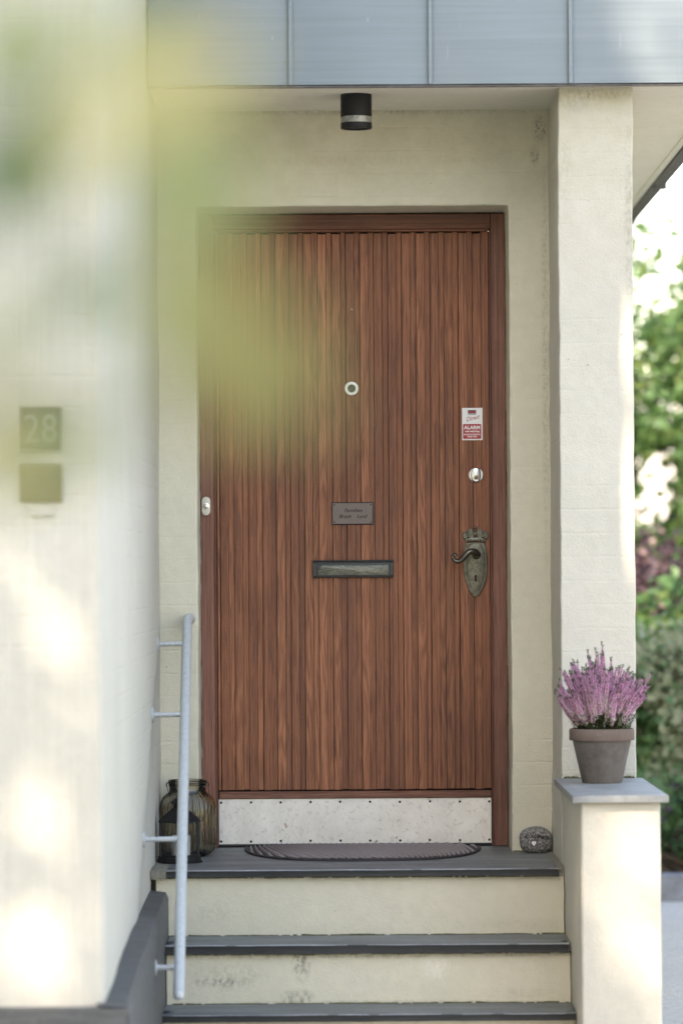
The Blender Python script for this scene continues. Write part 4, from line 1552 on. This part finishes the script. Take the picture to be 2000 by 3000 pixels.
# kerb stones along the garden bed
kerb_bm = None
xk = 0.95
first = None
ki = 0
while xk < 2.1:
    w = random.uniform(0.40, 0.46)
    bm = B(0, w - 0.014, 0, 0.16, -0.05, 0.11 + random.uniform(-0.01, 0.012), bevel=0.018, seg=2)
    for v_ in bm.verts:
        v_.co += 0.008 * noise.noise_vector(v_.co * 9 + Vector((xk, 0, 0)))
    o = build('kerb_stone', bm, 'kerb')
    o.location = (xk, 4.60 + random.uniform(-0.01, 0.01), G)
    lab = ['grey granite kerb stone nearest the pedestal, edging the planted bed', 'second grey granite kerb stone from the pedestal along the bed', 'third grey granite kerb stone from the pedestal along the bed', 'rightmost grey granite kerb stone along the bed'][ki]
    ki += 1
    tag(o, lab, 'kerb stone', 'kerb stones along the garden bed')
    xk += w
bm = B(0.92, 9.0, 4.762, 12.0, G - 0.04, G + 0.05)
o = build('flower_bed', bm, 'soil')
struct(o)
shrub('shrub', 'low reddish brown and green plants just behind the kerb stones', 'shrub', (1.62, 5.3, G + 0.05), 1.3, 0.9, 0.42, 3600, 0.05, 'leaf_hedge', 21, second='leaf_purple')
shrub('shrub', 'pale sage green flowering bush right of the pedestal cap', 'shrub', (1.72, 6.1, G + 0.05), 1.4, 0.9, 1.0, 9000, 0.05, 'leaf_sage', 22, second='leaf_hedge', nclump=34)
shrub('shrub', 'dark green leafy bush behind the pale sage one', 'shrub', (1.80, 7.6, G + 0.05), 1.7, 1.0, 1.22, 9000, 0.07, 'leaf_hedge', 23, second='leaf_lime', nclump=34)
shrub('shrub', 'dark purple leaved shrub between the green bushes', 'shrub', (2.05, 9.3, G), 2.0, 0.9, 1.58, 7500, 0.06, 'leaf_purple', 24, low=0.4, second='leaf_rose', nclump=34)
wallw = build('garden_wall', B(1.0, 6.0, 14.5, 14.7, G, 2.1), 'white', loc=(3.5, 14.6, G))
tag(wallw, 'bright white painted wall glimpsed through the gap in the hedge', 'wall')


def gap(p):
    """a thin spot in the hedge"""
    q = ((p.x - 2.05) / 0.13) ** 2 + ((p.z - 1.42) / 0.33) ** 2
    return q + 1.3 * noise.noise(p * 7) < 1.0


shrub('hedge', 'tall green hedge right of the pillar with a thin spot where a white wall shows', 'hedge', (2.6, 12.5, G), 3.2, 1.2, 3.25, 34000, 0.085, 'leaf_hedge', 25, nclump=95, low=0.5, stems=12, second='leaf_lime', hole=gap)
rnd = random.Random(3)
cl_ = [((3.0 + rnd.uniform(-1.6, 2.4), 19 + rnd.uniform(-1.2, 1.2), 2.5 + 1.15 * rnd.triangular(-1, 1, -0.4)), rnd.uniform(0.12, 0.32)) for k in range(70)]
tree('garden_tree', 'light leafed tree with sky showing between its leaves beyond the hedge', (3.2, 19, G), 2.2, cl_, 2600, 0.10, 'leaf_tree', 31, second='leaf_lime', frac=3)
cl_ = [((4.2 + rnd.uniform(-2.6, 3.0), 26 + rnd.uniform(-1.2, 1.2), 1.9 + 2.1 * rnd.triangular(-1, 1, -0.5)), rnd.uniform(0.25, 0.6)) for k in range(60)]
tree('background_tree', 'most distant pale green tree beyond the hedge', (4.4, 26, G), 2.0, cl_, 3800, 0.13, 'leaf_hedge', 32)

# tall trees behind the camera whose crowns dapple the sunlight on the walls
U = Vector((0, 0, 1)).cross(TO_SUN).normalized()
V_ = TO_SUN.cross(U).normalized()


def uv(p):
    p = Vector(p)
    return p.dot(U), p.dot(V_)


def dens(u, v_):
    p = U * u + V_ * v_
    n1 = 0.8 * noise.noise(Vector((u * 2.8, v_ * 1.7, 3.3)))
    n2 = noise.noise(Vector((u * 6.0, v_ * 4.2, 8.1)))
    return n1 + 0.75 * n2


zones = []                     # (u, v, radius, bias): bias > 0 is fuller crown, < 0 is a gap
for (p, r_, b_) in (((0.60, -1.25, -0.42), 0.20, 2.0),
                    ((0.86, -1.48, 0.10), 0.16, -0.9), ((0.80, -1.48, -0.15), 0.10, -0.9), ((0.88, -1.48, -0.30), 0.12, -0.9), ((0.75, -1.48, -0.48), 0.12, -0.9), ((0.74, -1.2, -0.25), 0.08, -0.6),
                    ((0.90, -0.56, 1.10), 0.20, -1.5), ((0.90, -0.56, 1.66), 0.15, -1.5), ((0.90, -0.56, 1.38), 0.07, 0.6), ((0.90, -0.56, 0.7), 0.15, 0.5),
                    ((0.80, -0.56, 2.15), 0.30, 1.0), ((1.02, -0.66, 2.56), 0.26, -1.4),
                    ((-1.0, -3.0, 0.3), 0.50, -0.12),
                    ((-0.75, -3.0, 0.92), 0.07, -1.1), ((-0.70, -3.0, 0.78), 0.05, -1.1), ((-1.05, -3.0, 0.55), 0.09, -1.1), ((-0.82, -3.0, 0.30), 0.08, -1.1), ((-0.69, -3.0, 0.40), 0.05, -1.1), ((-0.92, -3.0, 0.42), 0.05, -1.1), ((-1.12, -3.0, 0.12), 0.07, -1.1), ((-0.86, -3.0, 0.10), 0.05, -1.1), ((-0.64, -3.0, 0.16), 0.05, -1.1), ((-0.90, -3.0, 0.70), 0.05, -1.1), ((-1.18, -3.0, 0.36), 0.06, -1.1),
                    ((-0.70, -3.0, -0.04), 0.09, -1.1), ((-0.98, -3.0, 0.98), 0.08, -1.1), ((-1.08, -3.0, 1.50), 0.12, -1.2), ((-0.66, -3.0, 1.22), 0.06, -1.0),
                    ((-1.15, -3.0, 0.80), 0.07, -1.1), ((-0.66, -3.0, 0.62), 0.07, -1.1), ((-0.9, -3.0, 2.3), 0.55, 0.9)):
    u0, v0 = uv(p)
    zones.append((u0, v0, r_, b_))


def gobo(rnd_):
    u_ = rnd_.uniform(UA, UB)
    v0 = rnd_.uniform(VA, VB)
    d_0 = dens(u_, v0) + 0.08
    for (zu, zv, zr, zb_) in zones:
        q = ((u_ - zu) ** 2 + (v0 - zv) ** 2) / zr ** 2
        if q < 4:
            d_0 += zb_ * math.exp(-q)
    if rnd_.random() > 0.45 + 6.0 * d_0:
        return None
    return U * u_ + V_ * v0 + TO_SUN * rnd_.uniform(13.0, 16.0)


us, vs_ = zip(*[uv(p) for p in ((-2.2, -3, -0.5), (-2.2, -3, 3.2), (1.4, -0.6, -0.5), (1.4, -0.6, 3.2), (1.2, -1.5, -0.6), (-0.5, -3, 3.2))])
UA, UB, VA, VB = min(us) - 0.6, max(us) + 0.8, min(vs_) - 0.5, max(vs_) + 0.8
c0 = U * ((UA + UB) / 2) + V_ * ((VA + VB) / 2) + TO_SUN * 14.5
gt = thing('shade_tree', 'tall garden tree outside the view behind the photographer', 'tree', (c0.x - 1.2, c0.y - 0.6, G))
tb = Vector((c0.x - 1.2, c0.y - 0.6, G))
build('trunk', tube(bmesh.new(), [tb, tb + Vector((0.2, 0.1, 3)), tb + Vector((0.7, 0.3, 6)), c0], [0.22, 0.19, 0.15, 0.06], 12), 'bark', gt)
bm = bmesh.new()
rnd = random.Random(8)
for k in range(9):
    e_ = c0 + U * rnd.uniform(-2, 2) + V_ * rnd.uniform(-1.6, 1.6)
    tube(bm, [c0 + Vector((-0.4, -0.2, -1.8)), (c0 + e_) / 2 - Vector((0, 0, 0.4)), e_], [0.035, 0.02, 0.006], 6)
build('limb', bm, 'bark', gt)
vs, fs = leaves_bm(60000, gobo, 0.12, 77)
leaf_obj('crown', vs, fs, 'leaf_tree', gt)


def thin(r_):  # even leaf layer added beyond the crown to dim the direct sun
    u_, v0 = r_.uniform(UA, UB), r_.uniform(VA, VB)
    for (zu, zv, zr, zb_) in zones:
        if zb_ < 0 and (u_ - zu) ** 2 + (v0 - zv) ** 2 < (zr * 0.9) ** 2 and r_.random() < min(0.85, -zb_ * 0.8):
            return None
    return U * u_ + V_ * v0 + TO_SUN * r_.uniform(16.0, 19.0)


vs, fs = leaves_bm(20000, thin, 0.12, 78)
leaf_obj('crown', vs, fs, 'leaf_tree', gt)

# unseen tall trees behind the photographer, added to cut low sky light
for i, (x, y, hh) in enumerate(((-15, -14, 7.5), (-10, -19, 8.5), (-3.5, -22, 9.5), (3.5, -24, 7.0))):
    rnd = random.Random(60 + i)
    cl_ = [((x + rnd.uniform(-3.4, 3.4), y + rnd.uniform(-1.6, 1.6), rnd.uniform(0.6, hh)), rnd.uniform(0.7, 1.3)) for k in range(34)]
    tree('garden_tree', ['far left', 'left middle', 'right middle', 'far right'][i] + ' unseen tree of the row added to block sky light behind the photographer', (x, y, G), 3.0, cl_, 5200, 0.36, 'leaf_tree', 60 + i, rt=0.2)

# the leafy twig that hangs into the view close to the lens
near = thing('leafy_branch', 'blurred green and yellow leaves of a branch close to the lens at upper left', 'branch', (-0.5, -11.1, G))


def leaf_shape(cx, cz, y, L, W, ang, tilt, mat, seed):
    rnd_ = random.Random(seed)
    bm_ = bmesh.new()
    rows_ = []
    for i in range(9):
        t_ = i / 8
        w = W * 0.5 * math.sin(PI * min(1, t_ * 0.94 + 0.06)) ** 0.75 * (1.1 - 0.3 * t_)
        if i == 8:
            w = 0.0004
        jag = 1 + 0.05 * (i % 2)
        rows_.append([bm_.verts.new((s_ * w * jag, 0.10 * abs(s_) * w + 0.12 * L * (t_ - 0.5) ** 2, L * (t_ - 0.5))) for s_ in (-1, -0.5, 0, 0.5, 1)])
    for a, b in zip(rows_, rows_[1:]):
        for i in range(4):
            bm_.faces.new((a[i], a[i + 1], b[i + 1], b[i]))
    m_ = Matrix.Rotation(ang, 3, 'Y') @ Matrix.Rotation(tilt, 3, 'X')
    bmesh.ops.rotate(bm_, verts=bm_.verts, cent=(0, 0, 0), matrix=m_)
    stem0 = Vector(m_ @ Vector((0, 0, -L / 2)))
    bmesh.ops.translate(bm_, verts=bm_.verts, vec=(cx, y, cz))
    build('leaf', bm_, mat, near, sharp=80)
    return Vector((cx, y, cz)) + stem0


NEAR = [  # photo x, y, distance from lens, length, width (m), angle, tilt, kind
    (40, 480, 1.75, 0.070, 0.042, 12, 20, 'leaf_near_dark'),
    (60, 120, 1.70, 0.062, 0.044, -50, 30, 'leaf_near'),
    (380, 60, 1.60, 0.046, 0.026, 60, 30, 'leaf_near'),
    (230, 420, 1.80, 0.058, 0.030, 50, 10, 'leaf_near_yellow'),
    (430, 270, 1.50, 0.054, 0.036, 66, 10, 'leaf_near_yellow'),
    (610, 190, 1.60, 0.048, 0.030, 62, 20, 'leaf_near_yellow'),
    (235, 850, 1.95, 0.048, 0.030, 30, 25, 'leaf_near_dark'),
    (-20, 980, 1.80, 0.044, 0.028, 5, 20, 'leaf_near'),
    (510, 560, 1.65, 0.066, 0.040, -10, 25, 'leaf_near'),
    (500, 900, 1.65, 0.064, 0.034, 8, 25, 'leaf_near'),
    (650, 480, 1.55, 0.044, 0.028, -25, 30, 'leaf_near'),
    (620, 820, 1.50, 0.044, 0.028, 35, 15, 'leaf_near_olive'),
    (760, 1000, 1.55, 0.054, 0.038, 60, 15, 'leaf_near_olive'),
    (850, 1160, 1.60, 0.042, 0.030, -50, 25, 'leaf_near_olive'),
    (670, 1180, 1.60, 0.044, 0.030, 70, 30, 'leaf_near_olive'),
    (-10, 1310, 1.75, 0.060, 0.036, 10, 20, 'leaf_near_yellow'),
    (130, 1330, 1.70, 0.048, 0.030, -70, 30, 'leaf_near'),
    (260, 1240, 1.70, 0.036, 0.026, -70, 30, 'leaf_near'),
]
ends = []
for i, (px, py, dist, L, W, ang, tilt, mt) in enumerate(NEAR):
    x, z = at(px, py, -12.4 + dist)
    ends.append(leaf_shape(x, z, -12.4 + dist, L, W, R(ang), R(tilt), mt, i))
trunk_top = Vector((-0.46, -10.75, 1.05))
bm = tube(bmesh.new(), [(-0.5, -11.1, G), (-0.49, -11.1, 0.2), trunk_top, (-0.36, -10.75, 1.22)], [0.014, 0.011, 0.006, 0.003], 8)
build('trunk', bm, 'bark', near)
bm = bmesh.new()
for e_ in ends:
    m_ = Vector((-0.26, -10.75, min(1.2, max(0.95, e_.z)))).lerp(e_, 0.3)
    tube(bm, [trunk_top, m_, e_], [0.0022, 0.0012, 0.0005], 5)
build('twig', bm, 'bark', near)
